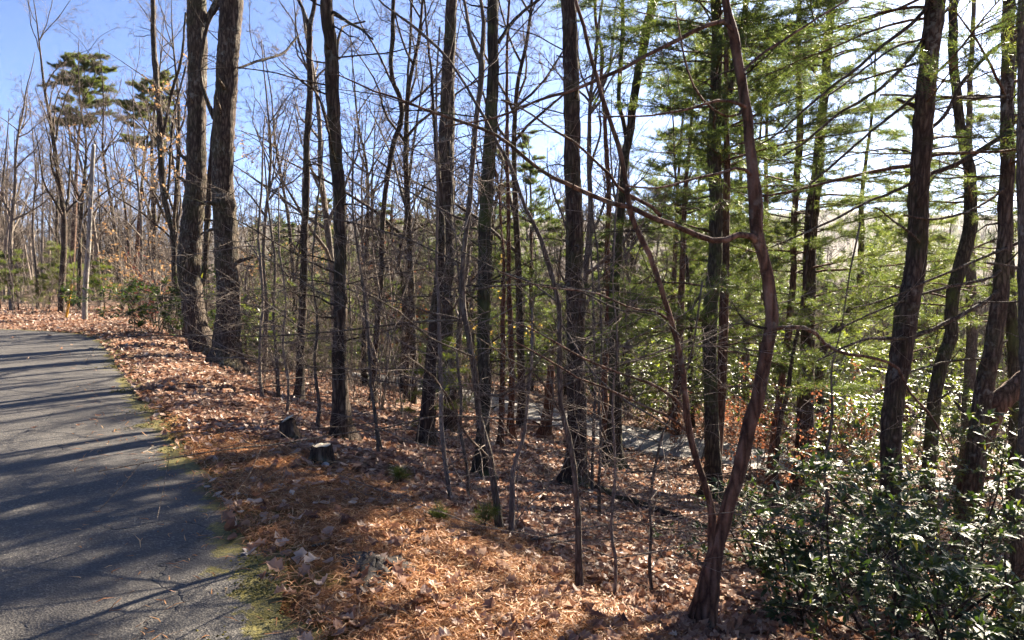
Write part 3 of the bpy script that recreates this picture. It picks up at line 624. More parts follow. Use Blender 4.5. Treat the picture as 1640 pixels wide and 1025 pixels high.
drawn('sapling', 'tall thin sapling with a pale sunlit edge, arching far to the left overhead', [(928, 944, 11), (926, 860, 10), (923, 793, 9), (918, 734, 9), (910, 690, 9), (900, 646, 8), (900, 573, 8), (899, 520, 8), (896, 490, 8), (888, 455, 7), (875, 411, 7), (860, 367, 6), (838, 323, 6), (817, 265, 5), (790, 215, 5), (765, 170, 5), (712, 88, 4), (662, 38, 4), (607, -2, 3)],
      arch=4, mat='smooth', up=1.0, n_crown=0, tw='twig', ridge=0, side=12, limbs=[[-.8, (899, 520, 3), (960, 610, 3), (1020, 650, 3), (1090, 690, 2)], [.8, (896, 485, 3), (850, 450, 3), (800, 430, 2), (740, 400, 2)], [-.6, (905, 670, 3), (860, 600, 3), (820, 575, 2), (770, 540, 2)], [-.5, (888, 455, 3), (930, 470, 3), (990, 500, 3), (1050, 510, 2), (1090, 545, 2)]], side_len=1.2, group='saplings on the leafy slope', sidespan=(.35, 1.))
drawn('oak_tree', 'black straight trunk in the centre with a flared base on the leaves', [(919, 778, 44), (921, 740, 32), (922, 700, 30), (921, 600, 30), (923, 550, 29), (922, 450, 28), (919, 350, 27), (917, 300, 26), (915, 200, 25), (913, 100, 25), (910, 0, 23)],
      arch=4, mat='dark', up=8, side=10, flare=1.25)
drawn('bare_tree', 'reddish slender trunk hard against the forked trunk by the lower drive', [(968, 718, 11), (969, 676, 10), (969, 588, 10), (972, 542, 10), (973, 470, 9), (972, 396, 8), (975, 338, 8), (975, 278, 7), (972, 234, 7), (970, 176, 6), (966, 132, 6), (966, 73, 6), (957, 44, 5), (953, -5, 5)], mat='red', up=4, side=10)
drawn('oak_tree', 'mossy based trunk by the lower drive that forks high and leans right', [(980, 748, 32), (984, 705, 24), (986, 646, 20), (985, 588, 18), (984, 520, 17), (985, 455, 17), (988, 411, 16), (991, 352, 16), (994, 308, 15), (998, 260, 14), (1008, 210, 13), (1013, 170, 13), (1019, 130, 13), (1027, 90, 13), (1035, 50, 14), (1045, 0, 14)],
      arch=3, mat='moss', up=6, side=10, limbs=[[(1003, 232, 8), (998, 200, 7), (991, 175, 7), (991, 117, 7), (996, 60, 7), (994, -5, 6), (993, -100, 4)]])
Yf = float(ground(1128, 1003)[1])
drawn('forked_tree', 'nearest tree, curving reddish trunk with a second stem and long limbs beside glossy shrubs',
      [(1126, 1006, 34), (1131, 960, 27), (1141, 905, 26), (1150, 870, 22), (1161, 835, 22), (1176, 785, 21), (1191, 722, 22), (1202, 681, 22), (1217, 626, 21), (1229, 573, 20), (1238, 529, 20), (1242, 499, 21), (1240, 461, 20), (1232, 420, 18), (1220, 382, 19), (1217, 338, 18), (1213, 294, 17), (1208, 220, 16), (1201, 161, 16), (1194, 102, 15), (1186, 58, 15), (1174, 0, 12)],
      mat='pine', up=2.5, n_crown=4, ridge=.035, sides=22, tw='twigd', group='trees in front of the glossy shrubs', side=3, side_len=.6, lv=2,
      limbs=[[-.35, (1144, 895, 15), (1138, 870, 14), (1140, 840, 13), (1138, 813, 12), (1126, 769, 11), (1111, 725, 11), (1100, 661, 12), (1095, 617, 10), (1086, 558, 9), (1074, 513, 9), (1065, 478, 9), (1054, 440, 9), (1042, 402, 9), (1027, 367, 9), (1014, 330, 9), (1005, 280, 8), (995, 234, 8), (980, 193, 7), (957, 126, 7), (942, 79, 6), (931, 35, 6), (919, -5, 5), (905, -70, 3)],
             [-.7, (1222, 390, 14), (1208, 377, 11), (1185, 373, 10), (1160, 383, 10), (1140, 381, 10), (1105, 365, 9), (1070, 348, 9), (1047, 340, 9), (1010, 322, 8), (975, 313, 8), (935, 297, 7), (900, 280, 7), (860, 258, 6), (830, 232, 6), (790, 205, 5), (740, 185, 5), (690, 170, 4), (640, 150, 4), (590, 130, 3), (540, 105, 2)],
             [-.3, (1188, 72, 8), (1170, 27, 7), (1140, 33, 7), (1105, 50, 7), (1080, 63, 7), (1040, 82, 6), (1000, 105, 6), (960, 122, 6), (920, 138, 5), (880, 150, 5), (840, 163, 4), (800, 180, 4), (750, 192, 3), (700, 200, 3)],
             [-.5, (1203, 170, 6), (1190, 165, 6), (1160, 160, 5), (1130, 168, 4), (1080, 180, 4), (1040, 185, 3), (1000, 184, 3), (960, 185, 2)],
             [-.5, (1212, 285, 6), (1195, 268, 5), (1160, 276, 4), (1120, 282, 4), (1090, 290, 4), (1060, 296, 3), (1010, 293, 3)],
             [-.4, (1060, 345, 7), (1050, 335, 6), (1030, 325, 6), (1005, 312, 6), (990, 300, 5), (975, 278, 5), (950, 255, 4), (920, 230, 4), (880, 205, 4), (845, 180, 3), (800, 160, 3)],
             [.3, (1243, 526, 7), (1276, 523, 7), (1302, 531, 7), (1317, 550, 6), (1343, 563, 6), (1399, 569, 5), (1431, 577, 5), (1445, 590, 5), (1455, 618, 4), (1485, 650, 4), (1510, 690, 3), (1540, 745, 2)],
             [-.2, (1202, 161, 5), (1180, 185, 4), (1150, 175, 4), (1125, 150, 4), (1105, 105, 3), (1095, 60, 3), (1085, 0, 2)],
             [.5, (1196, 110, 5), (1230, 80, 4), (1270, 55, 4), (1320, 25, 3), (1370, -10, 3)],
             [-.5, (1100, 661, 6), (1080, 640, 5), (1040, 615, 5), (1000, 600, 4), (950, 580, 4), (900, 555, 3), (850, 525, 3), (800, 505, 2)],
             [-.7, (1100, 690, 5), (1070, 672, 4), (1020, 650, 4), (970, 630, 4), (920, 610, 3), (870, 580, 3), (820, 555, 2)],
             [-.6, (1074, 513, 4), (1050, 500, 4), (1010, 495, 3), (960, 470, 3), (900, 462, 3), (850, 450, 2), (800, 430, 2)]])
drawn('pine_tree', 'pine with a green mossy forked stem tinted by glare behind the nearest curving tree', [(1141, 800, 28), (1141, 763, 25), (1141, 705, 23), (1139, 632, 22), (1137, 559, 22), (1136, 510, 23), (1138, 484, 22), (1142, 440, 21), (1145, 367, 20), (1146, 300, 20), (1145, 249, 22), (1147, 205, 21), (1149, 140, 18), (1153, 60, 16), (1153, 0, 16)],
      mat='moss', up=5, n_crown=0, side=8, limbs=[[(1150, 212, 14), (1158, 190, 13), (1167, 161, 13), (1176, 123, 12), (1190, 60, 11), (1200, 0, 9), (1208, -80, 6)]], group='pines on the lower bank')  # mossy bark tone also holds the green of glare on this stem
TP = []
drawn('pine_tree', 'dark pine trunk wrapped in branches, right of the nearest curving tree', [(1282, 785, 28), (1285, 749, 25), (1290, 690, 26), (1292, 632, 25), (1295, 573, 23), (1295, 500, 20), (1296, 396, 20), (1299, 338, 21), (1306, 294, 18), (1311, 205, 14), (1315, 146, 13), (1318, 88, 13), (1325, 0, 12)], mat='dark', up=5, n_crown=0, side=14, group='pines on the lower bank')
drawn('pine_tree', 'slim pine leaning right, left of the branch-wrapped dark pine', [(1232, 780, 13), (1235, 749, 12), (1242, 690, 11), (1248, 632, 11), (1255, 573, 11), (1262, 510, 11), (1267, 455, 10), (1270, 382, 10), (1276, 308, 10), (1283, 240, 11), (1286, 205, 11), (1287, 117, 8), (1287, 0, 7)], mat='pine', up=4, n_crown=0, side=12, group='pines on the lower bank')
drawn('bare_tree', 'thin stem joining the slim leaning pine at its foot', [(1243, 720, 8), (1249, 681, 7), (1261, 632, 7), (1272, 560, 6), (1276, 538, 6), (1284, 470, 5), (1290, 400, 4), (1300, 300, 3)], Y=13.0, mat='dark', up=2, n_crown=2, side=8, group='pines on the lower bank')
drawn('pine_tree', 'thick dark trunk leaning right above the glossy shrubs, long dead limbs reaching left', [(1428, 835, 38), (1428, 795, 33), (1431, 749, 32), (1435, 676, 32), (1442, 617, 32), (1450, 559, 33), (1458, 500, 33), (1469, 440, 32), (1475, 382, 31), (1476, 323, 30), (1478, 249, 29), (1480, 190, 29), (1485, 132, 28), (1491, 73, 28), (1498, 0, 29)],
      Y=8.6, mat='dark', up=7, n_crown=3, side=6, side_len=1.2, group='trees above the glossy shrubs',
      limbs=[[-1.2, (1486, 10, 6), (1451, 44, 6), (1407, 78, 5), (1369, 114, 5), (1340, 138, 4), (1300, 170, 4), (1250, 215, 3), (1215, 240, 2)], [-1, (1480, 62, 6), (1450, 100, 6), (1413, 135, 5), (1375, 162, 5), (1340, 184, 4), (1290, 225, 4), (1250, 250, 3)],
             [-.8, (1470, 150, 5), (1435, 185, 5), (1398, 214, 4), (1340, 267, 4), (1300, 300, 3)], [.6, (1490, 208, 7), (1508, 192, 6), (1521, 176, 6), (1545, 129, 6), (1589, 76, 6), (1640, 44, 6), (1690, 20, 5)],
             [-.8, (1478, 285, 5), (1440, 303, 5), (1400, 318, 4), (1350, 345, 4), (1290, 372, 3), (1240, 395, 2)], [.7, (1492, 280, 7), (1557, 249, 8), (1603, 222, 8), (1640, 208, 9), (1700, 180, 9)],
             [-.8, (1490, 400, 4), (1466, 375, 4), (1435, 350, 3), (1410, 330, 3)], [-1.2, (1488, 60, 4), (1440, 75, 4), (1380, 120, 3), (1330, 155, 3)], [.6, (1496, 40, 5), (1520, 15, 5), (1540, -5, 5)]])
drawn('pine_tree', 'dark trunk with a sharp S bend between the leaning trunk and the lichened trunk', [(1490, 700, 23), (1491, 681, 21), (1498, 617, 20), (1508, 573, 20), (1521, 546, 20), (1524, 500, 19), (1530, 455, 20), (1545, 411, 21), (1557, 367, 20), (1560, 308, 18), (1561, 270, 17), (1556, 240, 16), (1549, 205, 15), (1545, 146, 14), (1540, 73, 14), (1539, 0, 13)], Y=11.5, mat='moss', up=5, n_crown=3, side=12, group='trees above the glossy shrubs')
drawn('pine_tree', 'trunk leaning right near the frame edge with another stem crossing its foot', [(1553, 775, 32), (1558, 730, 30), (1565, 661, 28), (1574, 602, 27), (1583, 559, 26), (1592, 500, 25), (1596, 470, 24), (1600, 425, 22), (1608, 367, 21), (1612, 308, 20), (1615, 270, 20), (1617, 205, 19), (1622, 132, 18), (1628, 58, 18), (1633, 0, 18)], Y=9.3, mat='oak', up=7, n_crown=3, side=8, group='trees above the glossy shrubs', side_len=1.4,
      limbs=[[-1.2, (1612, 398, 5), (1597, 402, 5), (1545, 425, 4), (1480, 452, 4), (1420, 480, 3), (1360, 500, 2)], [-1.0, (1602, 430, 6), (1586, 443, 5), (1516, 461, 5), (1457, 478, 4), (1400, 500, 3), (1340, 530, 3)], [-1.4, (1600, 460, 7), (1570, 485, 7), (1516, 513, 7), (1457, 537, 6), (1420, 542, 6), (1384, 543, 5), (1350, 555, 4), (1300, 580, 3)], [-.9, (1582, 572, 4), (1545, 575, 4), (1486, 585, 3), (1445, 600, 3), (1400, 630, 2)], [-.5, (1625, 150, 5), (1580, 155, 4), (1500, 155, 4), (1420, 152, 3)], [-1, (1612, 300, 5), (1570, 330, 4), (1500, 350, 4), (1450, 340, 3)]])
drawn('leaning_tree', 'thick reddish trunk slanting steeply to the right across the foot of another', [(1549, 770, 26), (1556, 740, 28), (1574, 690, 32), (1603, 640, 32), (1633, 611, 31), (1690, 570, 28), (1760, 500, 24), (1800, 400, 20)], Y=9.6, mat='pine', up=4, n_crown=4, side=2, group='trees above the glossy shrubs')
drawn('pine_tree', 'dark straight trunk behind the trunk nearest the frame edge', [(1628, 720, 20), (1626, 620, 19), (1624, 543, 18), (1622, 455, 15), (1622, 382, 14), (1626, 250, 12), (1630, 100, 10), (1634, 0, 9)], Y=13, mat='moss', up=5, n_crown=3, side=12, group='trees above the glossy shrubs')
drawn('bare_tree', 'pale lichened trunk cut by the right frame edge among glossy leaves', [(1633, 905, 22), (1634, 800, 19), (1636, 700, 17), (1637, 600, 15), (1640, 450, 14), (1646, 250, 13), (1655, 0, 12)], Y=7.2, mat='smooth', up=4, n_crown=3, side=5, group='trees above the glossy shrubs')
drawn('bare_tree', 'pale grey straight trunk seen between the S-bent and edge trunks', [(1546, 700, 19), (1552, 600, 17), (1555, 543, 16), (1555, 430, 14), (1558, 300, 11), (1562, 150, 8), (1566, 0, 6)], Y=17, mat='smooth', up=4, n_crown=3, side=10, group='trees above the glossy shrubs')
drawn('bare_tree', 'dark bowed tree bending upright left of the thick leaning trunk', [(1322, 590, 13), (1335, 535, 13), (1349, 519, 13), (1366, 490, 12), (1377, 455, 11), (1378, 396, 9), (1376, 330, 7), (1382, 250, 5), (1390, 180, 4)], Y=19, mat='dark', up=3, n_crown=3, side=16, group='trees above the glossy shrubs', side_len=1.6)
# thin stems on the slope
THIN = [
 ('thin sapling with a kinked pale stem in front of the leaning dark trunk', [(721, 800, 6), (712, 734, 7), (708, 661, 7), (709, 588, 6), (706, 500, 5), (703, 430, 4), (703, 340, 4), (697, 200, 3)]),
 ('pair-like pale thin stem beside the knobbly trunk, the taller one', [(606, 730, 5), (598, 660, 5), (592, 617, 4), (588, 544, 4), (580, 440, 3), (566, 330, 3)]),
 ('pale thin stem beside the knobbly trunk, the shorter one', [(612, 728, 4), (604, 680, 4), (598, 632, 3), (592, 560, 2)]),
 ('short bare snag with two upright tips on the leafy slope', [(819, 860, 8), (819, 800, 8), (821, 752, 8), (832, 720, 7), (841, 700, 6), (846, 668, 5)]),
 ('thin dark stem left of the forked trunk by the lower drive', [(948, 790, 5), (950, 700, 5), (951, 620, 4), (949, 540, 4), (945, 420, 3)]),
 ('thin dark stem in front of the black centre trunk, right side', [(960, 830, 6), (962, 760, 5), (963, 700, 5), (960, 640, 4), (962, 540, 3), (955, 400, 3)]),
 ('wispy sapling right of the tall thin pale-edged sapling', [(984, 960, 5), (985, 900, 5), (978, 860, 5), (982, 800, 5), (984, 740, 4), (980, 660, 4), (990, 560, 3), (985, 450, 2)]),
 ('wispy low sapling left of the nearest curving tree, leaning right', [(1045, 955, 5), (1040, 905, 5), (1043, 850, 4), (1040, 800, 4), (1052, 740, 4), (1066, 680, 3), (1085, 640, 2)]),
 ('reddish thin stem in the glossy shrubs', [(1325, 985, 7), (1323, 930, 7), (1318, 870, 6), (1326, 800, 5), (1320, 740, 4), (1332, 680, 4), (1328, 600, 3), (1345, 520, 2)]),
 ('slim grey sapling below the widest roadside oak', [(420, 640, 6), (416, 600, 5), (415, 540, 5), (418, 470, 4), (412, 380, 4), (420, 280, 3)]),
 ('slim sapling right of the widest oak with pale twigs', [(446, 640, 5), (444, 580, 5), (438, 500, 4), (440, 420, 4), (430, 320, 3)]),
 ('twiggy sapling left of the knobbly trunk', [(508, 690, 6), (512, 650, 5), (505, 590, 5), (508, 520, 4), (500, 430, 3), (505, 330, 3)]),
 ('twiggy pale sapling near the first stump', [(460, 664, 5), (462, 620, 4), (455, 560, 4), (460, 480, 3), (450, 400, 3)]),
 ('thin crooked sapling between the two middle trunks', [(750, 800, 5), (748, 740, 5), (740, 690, 5), (742, 640, 4), (735, 560, 4), (738, 470, 3), (730, 360, 2)])]
for i, (lb, pts) in enumerate(THIN):
    drawn('sapling', lb, pts, mat='smooth' if i % 3 else 'twig', up=.8, n_crown=0, tw='twig', ridge=0, side=16 if i not in (1, 2, 3) else 5, side_len=1.15, group='saplings on the leafy slope', flare=1.1, seed=300 + i, arch=(6, 7, 2, 3, 5, 5, 6, 4, 2, 6, 6, 6, 5, 7)[i])

# ------------------------------------------------------------------ pines: boughs and needles
def needles(mb, C, D, per, L, w, g, spread=.75):
    n = len(C); C = np.repeat(C, per, 0); D = np.repeat(D, per, 0)
    d = D + spread * g.normal(size=D.shape); d /= np.linalg.norm(d, axis=1)[:, None]
    l = L * g.uniform(.7, 1.2, len(C)); s = np.cross(d, g.normal(size=d.shape)); s /= np.linalg.norm(s, axis=1)[:, None]
    b = C + .02 * L / .1 * g.normal(size=C.shape); tip = b + d * l[:, None] + np.c_[0 * l, 0 * l, -.12 * l]
    V = np.stack([b + s * w * .5, b - s * w * .5, tip], 1)
    F = np.arange(len(C) * 3).reshape(-1, 1, 3)
    rnd = np.clip(np.repeat(g.uniform(.1, .9, n), per) + g.normal(0, .12, len(C)), 0, 1)
    mb.tris(V.reshape(-1, 3), F.reshape(-1, 3), rnd)
def bough(bm, fm, p, d, L, r, g, tufts=22, nl=.09, nw=.008, per=7, droop=-.02, bare=.15, sidel=.42):
    Q = wander(p, d, L, 9, g, .07, droop); tube(bm, Q, np.linspace(r, .004, len(Q)), 4)
    sub = []
    for k in range(int(7 + L * 4)):
        f = g.uniform(bare, 1.0); x = f * (len(Q) - 1); i = min(int(x), len(Q) - 2); q = Q[i] + (Q[i + 1] - Q[i]) * (x - i); dd = unit(Q[i + 1] - Q[i])
        sd2 = np.cross(dd, [0, 0, 1]) * g.choice([-1, 1]); d2 = unit(dd * .8 + sd2 * g.uniform(.4, 1.0) + np.array([0, 0, g.uniform(-.15, .25)]))
        l2 = L * sidel * g.uniform(.4, 1.1) * (1.15 - .6 * f) + .12
        T = wander(q, d2, l2, 4, g, .12, .02); tube(bm, T, np.linspace(max(.003, r * .3), .002, len(T)), 3); sub.append(T)
    sub.append(Q[int(len(Q) * .6):])
    C = []; D = []
    tl = [np.linalg.norm(T[-1] - T[0]) for T in sub]; den = tufts * 8 / max(3.2, sum(tl)) 
    for T, l_ in zip(sub, tl):
        for k in range(max(1, int(den * l_ + g.uniform()))):
            x = g.uniform(.12, 1) * (len(T) - 1); i = min(int(x), len(T) - 2); C.append(T[i] + (T[i + 1] - T[i]) * (x - i)); D.append(unit(unit(T[i + 1] - T[i]) + np.array([0, 0, .25])))
    needles(fm, np.array(C), np.array(D), per, nl, nw, g, .95)
def add_boughs(root, zs, axis, g, Lf, mat='needle_soft', tufts=22, nl=.095, nw=.006, per=7, az=None, each=True, elev=(.0, .35), dead=0.0, bark='pine'):
    """zs heights; axis(z)->point in root space; Lf(z)->length"""
    fm = MB(); bm_all = MB()
    for z in zs:
        p = axis(z); a = g.uniform(0, 6.283) if az is None else g.uniform(*az)
        d = np.array([math.cos(a), math.sin(a), g.uniform(*elev)]); L = Lf(z) * g.uniform(.7, 1.2); b = MB()
        if g.uniform() < dead:
            Q = wander(p, d, L * .7, 7, g, .1, 0); tube(b, Q, np.linspace(.012, .003, len(Q)), 4); twig_tree(b, Q, .006, g, 2, .4, 6, .0025)
        else: bough(b, fm, p, d, L, max(.008, L * .009), g, tufts, nl, nw, per)
        if each: build('branch', b, M[bark], root)
        else:
            flush(b); o = bm_all.n; bm_all.v += b.v; bm_all.q += [q + o for q in b.q]; bm_all.n += b.n
    if not each: build('boughs', bm_all, M[bark], root, kind='stuff')
    build('foliage', fm, M[mat], root, smooth=False, kind='stuff')
def axis_of(root):
    tr = [c for c in root.children if c.name.startswith('trunk')][0]; n = len(tr.data.vertices); a = np.empty(n * 3); tr.data.vertices.foreach_get('co', a); a = a.reshape(-1, 3)
    o = np.argsort(a[:, 2]); zz = a[o, 2]; cx = np.convolve(a[o, 0], np.ones(40) / 40, 'same'); cyy = np.convolve(a[o, 1], np.ones(40) / 40, 'same')
    z0, z1 = zz[40], zz[-60]
    return (lambda z: np.array([np.interp(np.clip(z, z0, z1), zz, cx), np.interp(np.clip(z, z0, z1), zz, cyy), z])), zz[-1]
gP = np.random.default_rng(91)
for k, root in TREES.items():
    if root.name.startswith('pine_tree'):
        ax, top = axis_of(root); L = root['label']
        if 'green mossy forked' in L: add_boughs(root, np.sort(np.concatenate([gP.uniform(1.6, 6.9, 23), gP.uniform(6.9, 9.2, 24)])), ax, gP, lambda z: 2.3, tufts=44)  # second, higher set of boughs is added above the frame to shade the road
        elif 'branch-wrapped' in L and 'slim' in L: add_boughs(root, np.sort(gP.uniform(3.0, 7.2, 24)), ax, gP, lambda z: 1.9, tufts=36)
        elif 'wrapped in branches' in L: add_boughs(root, np.sort(np.concatenate([gP.uniform(2.6, 7.0, 30), gP.uniform(7.0, 9.6, 24)])), ax, gP, lambda z: 2.4, tufts=44, dead=.15)  # upper boughs added out of view, throwing shade on the near road
        elif 'long dead limbs' in L: add_boughs(root, np.sort(gP.uniform(4.8, 8, 16)), ax, gP, lambda z: 2.4, tufts=24)
        elif 'S bend' in L: add_boughs(root, np.sort(gP.uniform(3.6, 7.6, 22)), ax, gP, lambda z: 1.8, tufts=22, dead=.2)
        elif 'behind the trunk nearest' in L: add_boughs(root, np.sort(gP.uniform(3.0, 7.5, 20)), ax, gP, lambda z: 2.0, tufts=22, dead=.1)
        else: add_boughs(root, np.sort(gP.uniform(4.6, 7.8, 14)), ax, gP, lambda z: 2.2, tufts=22, dead=.1)
def make_pine(name, H, r, g, clear, Lmax, n, shape='cone', mat='needle_soft', each=False, tufts=26, nl=.12, nw=.012, per=6, bark='pine'):
    root = empty(name, (0, 0, 0), 'pine', 'tree')
    P = wander(np.array([0, 0, -.3]), np.array([0, 0, 1.]), H, 14, g, .025, .02); tm = MB(); P2, r2 = resample(P, np.linspace(r, .012, len(P)), .25); tube(tm, P2, r2, 10, .04, 3, True); build('trunk', tm, M[bark], root)
    ax = lambda z: np.array([np.interp(z, P[:, 2], P[:, 0]), np.interp(z, P[:, 2], P[:, 1]), z])
    lf = (lambda z: Lmax * max(.12, (1 - (z - clear) / (H - clear)) ** .8)) if shape == 'cone' else (lambda z: Lmax * (.35 + .65 * math.sin(math.pi * min(1, (z - clear) / (H - clear) * .8 + .15))))
    z1 = H - .35
    add_boughs(root, np.sort(clear + (z1 - clear) * g.uniform(0, 1, n) ** .85), ax, g, lf, mat, tufts, nl, nw, per, each=each, elev=(.05, .45), bark=bark)
    return root
# ------------------------------------------------------------------ background bare trees
def make_bare(name, H, r, g, n=12, mat='oak', fork=False, leaf=None, nleaf=0, tw='twig'):
    root = empty(name, (0, 0, 0), 'tree', 'tree')
    P = wander(np.array([0, 0, -.3]), np.array([g.uniform(-.08, .08), g.uniform(-.08, .08), 1.]), H, 14, g, .05, .05); P2, r2 = resample(P, np.linspace(r, .012, len(P)), .3)
    tm = MB(); tube(tm, P2, r2, 9, .05, int(g.integers(999)), True); build('trunk', tm, M[mat], root)
    tws = MB(); ends = []
    for k in range(n):
        f = g.uniform(.28, .95); x = f * (len(P) - 1); i = int(x); p = P[i] + (P[min(i + 1, len(P) - 1)] - P[i]) * (x - i); a = g.uniform(.45, .9)
        d = unit(P[min(i + 1, len(P) - 1)] - P[i - 1]); dd = unit(d * math.cos(a) + perp(d, g) * math.sin(a)); L = H * g.uniform(.18, .38) * (1.25 - .7 * f); rb = r * (1 - f) * .55 + .012
        Q = wander(p, dd, L, 8, g, .14, .05); b = MB(); tube(b, Q, np.linspace(rb, .008, len(Q)), 5); build('branch', b, M[mat], root)
        twig_tree(tws, Q, rb * .6, g, 3, .46, 8, .0055, up=.04, wig=.2, collect=ends)
    for k in range(8):
        f = g.uniform(.1, .6); i = int(f * (len(P) - 1)); dd = unit(perp(np.array([0, 0, 1.]), g) + np.array([0, 0, .3])); Q = wander(P[i], dd, g.uniform(.6, 1.8), 6, g, .18, .03); tube(tws, Q, np.linspace(.012, .005, len(Q)), 3); twig_tree(tws, Q, .007, g, 2, .5, 5, .006, collect=ends)
    build('twigs', tws, M[tw], root, kind='stuff')
    if leaf:
        lm = MB(); c = np.array([e[g.integers(0, len(e))] for e in [ends[j] for j in g.integers(0, len(ends), nleaf)]]); instance(lm, *leaf_simple(.6), rotmats(g, nleaf, 1.3), c + g.normal(0, .05, c.shape), .055 * g.uniform(.7, 1.3, nleaf), g.uniform(size=nleaf)); build('leaves', lm, M[leaf], root, smooth=False, kind='stuff')
    return root
def make_brush(name, H, g, n=6, mat='twig', leaf=None, nleaf=0, lsc=.07):
    root = empty(name, (0, 0, 0), 'brush', 'shrub'); tws = MB(); ends = []
    for k in range(n):
        d = unit(np.array([g.normal(0, .3), g.normal(0, .3), 1.])); Q = wander(np.array([g.normal(0, .15), g.normal(0, .15), -.1]), d, H * g.uniform(.6, 1.1), 8, g, .12, .02); b = MB(); tube(b, Q, np.linspace(.014, .004, len(Q)), 4); build('stem', b, M[mat], root)
        twig_tree(tws, Q, .008, g, 3, .42, 7, .0045, up=.02, wig=.25, collect=ends)
    build('twigs', tws, M[mat], root, kind='stuff')
    if leaf:
        lm = MB(); c = np.array([e[g.integers(1, len(e))] for e in [ends[j] for j in g.integers(0, len(ends), nleaf)]]); instance(lm, *leaf_simple(.6), rotmats(g, nleaf, 1.2), c + g.normal(0, .04, c.shape), lsc * g.uniform(.7, 1.3, nleaf), g.uniform(size=nleaf)); build('leaves', lm, M[leaf], root, smooth=False, kind='stuff')
    return root
# broadleaf evergreen shrubs: rosettes of leathery leaves on curved stems
def leath():
    v = np.array([(0, 0, 0), (-.17, .35, .05), (0, .36, 0), (.17, .35, .05), (-.14, .7, .02), (0, .72, -.04), (.14, .7, .02), (0, 1.05, -.14)], float)
    f = np.array([(0, 2, 1), (0, 3, 2), (1, 2, 5), (1, 5, 4), (2, 3, 6), (2, 6, 5), (4, 5, 7), (5, 6, 7)]); return v, f
LEATH = leath()
def make_laurel(name, H, rad_, g, n_stem=8, n_ros=160, per=7, size=.10, mat='laurel', single=0, extra=None):
    root = empty(name, (0, 0, 0), 'laurel', 'shrub'); tips = []
    tws = MB()
    for k in range(n_stem):
        a = g.uniform(0, 6.283); d = unit(np.array([math.cos(a) * rad_ / H, math.sin(a) * rad_ / H, g.uniform(.7, 1.2)])); Q = wander(np.array([g.normal(0, .12 * rad_), g.normal(0, .12 * rad_), -.12]), d, H * g.uniform(.55, 1.25), 9, g, .16, .01)
        b = MB(); tube(b, Q, np.linspace(.013, .005, len(Q)), 5); build('stem', b, M['dark'], root)
        tw = []; twig_tree(tws, Q, .007, g, 2, .5, 9, .003, up=.03, wig=.22, collect=tw, span=(.25, 1.)); tips += tw
    build('twigs', tws, M['twigd'], root, kind='stuff')
    c = []; dr = []
    for j in g.integers(0, len(tips), n_ros):
        T = tips[j]; f = 1.0 if g.uniform() < .6 else g.uniform(.4, 1); i = min(int(f * (len(T) - 1)), len(T) - 2); c.append(T[i + 1] + g.normal(0, .03, 3)); dr.append(unit(T[i + 1] - T[i]))
    c = np.repeat(np.array(c), per, 0); dr = np.repeat(np.array(dr), per, 0); n = len(c)
    d = dr * .35 + g.normal(size=(n, 3)) * np.array([1, 1, .42]) * .75 + np.array([0, 0, .06]); roll = np.array([0, 0, 1.]) + .28 * g.normal(size=(n, 3))
    m = frame_mats(d, g, roll); flip = m[:, 2, 2] < 0; m[flip, :, 0] *= -1; m[flip, :, 2] *= -1
    sc = size * np.clip(g.normal(.95, .28, n), .4, 1.6); rnd = np.clip(g.beta(2, 2, n), 0, 1); rnd[g.uniform(size=n) < .03] = 1
    lm = MB(); instance(lm, *LEATH, m[single:], c[single:], sc[single:], rnd[single:]); build('foliage', lm, M[mat], root, smooth=True, kind='stuff')
    if single:
        b = MB(); b.tris(LEATH[0], LEATH[1], np.full(len(LEATH[1]), .5)); me = make_mesh('leaf', b, M[mat], True)
        for i in range(single):
            o = link('leaf', me, root); o.matrix_local = Matrix.Translation(c[i]) @ Matrix(m[i].tolist()).to_4x4() @ Matrix.Scale(float(sc[i]), 4)
    return root
def place(proto, used, x, y, rz, sc, label, group, cat=None, name=None):
    o = proto if proto.name not in used else copy_tree(proto)
    used.add(proto.name)
    o.location = (x, y, th(x, y) - .03); o.rotation_euler = (0, 0, rz); o.scale = (sc,) * 3
    tag(o, label, cat, group); return o
USED = set()
gB = np.random.default_rng(44)
# near glossy shrubs, each grown where it stands
NEAR = [('big glossy laurel at the bottom right corner, leaves glinting white', 1590, 1010, 3.9, 1.25, .9, 150), ('glossy laurel between the corner bush and the nearest curving tree', 1440, 1000, 4.6, 1.35, .95, 110),
        ('low glossy laurel hugging the right side of the nearest curving tree', 1275, 930, 5.4, 1.15, .8, 60), ('glossy laurel below the thick leaning trunk', 1420, 850, 6.4, 1.6, 1.1, 0), ('glossy laurel in front of the pale lichened edge trunk', 1570, 850, 5.7, 1.8, 1.1, 0),
        ('dark laurel behind the nearest curving tree', 1230, 860, 6.9, 1.0, .8, 0), ('sparse laurel under the branch-wrapped dark pine', 1350, 790, 8.2, 1.3, .9, 0), ('laurel filling the gap below the S-bent trunk', 1505, 780, 8.0, 1.9, 1.1, 0), ('laurel at the foot of the slanting reddish trunk', 1600, 760, 8.4, 2.0, 1.2, 0)]
for i, (lb, px, py, Y, H, rd, sg) in enumerate(NEAR):
    p = at(px, py, Y); g = np.random.default_rng(600 + i)
    o = make_laurel('laurel_shrub', H, rd, g, 9, (520, 480, 400, 420, 470, 220, 220, 430, 430)[i], 6, .068, 'laurel', sg)
    o.location = (p[0], p[1], th(p[0], p[1])); tag(o, lb, 'shrub', 'glossy laurel shrubs')
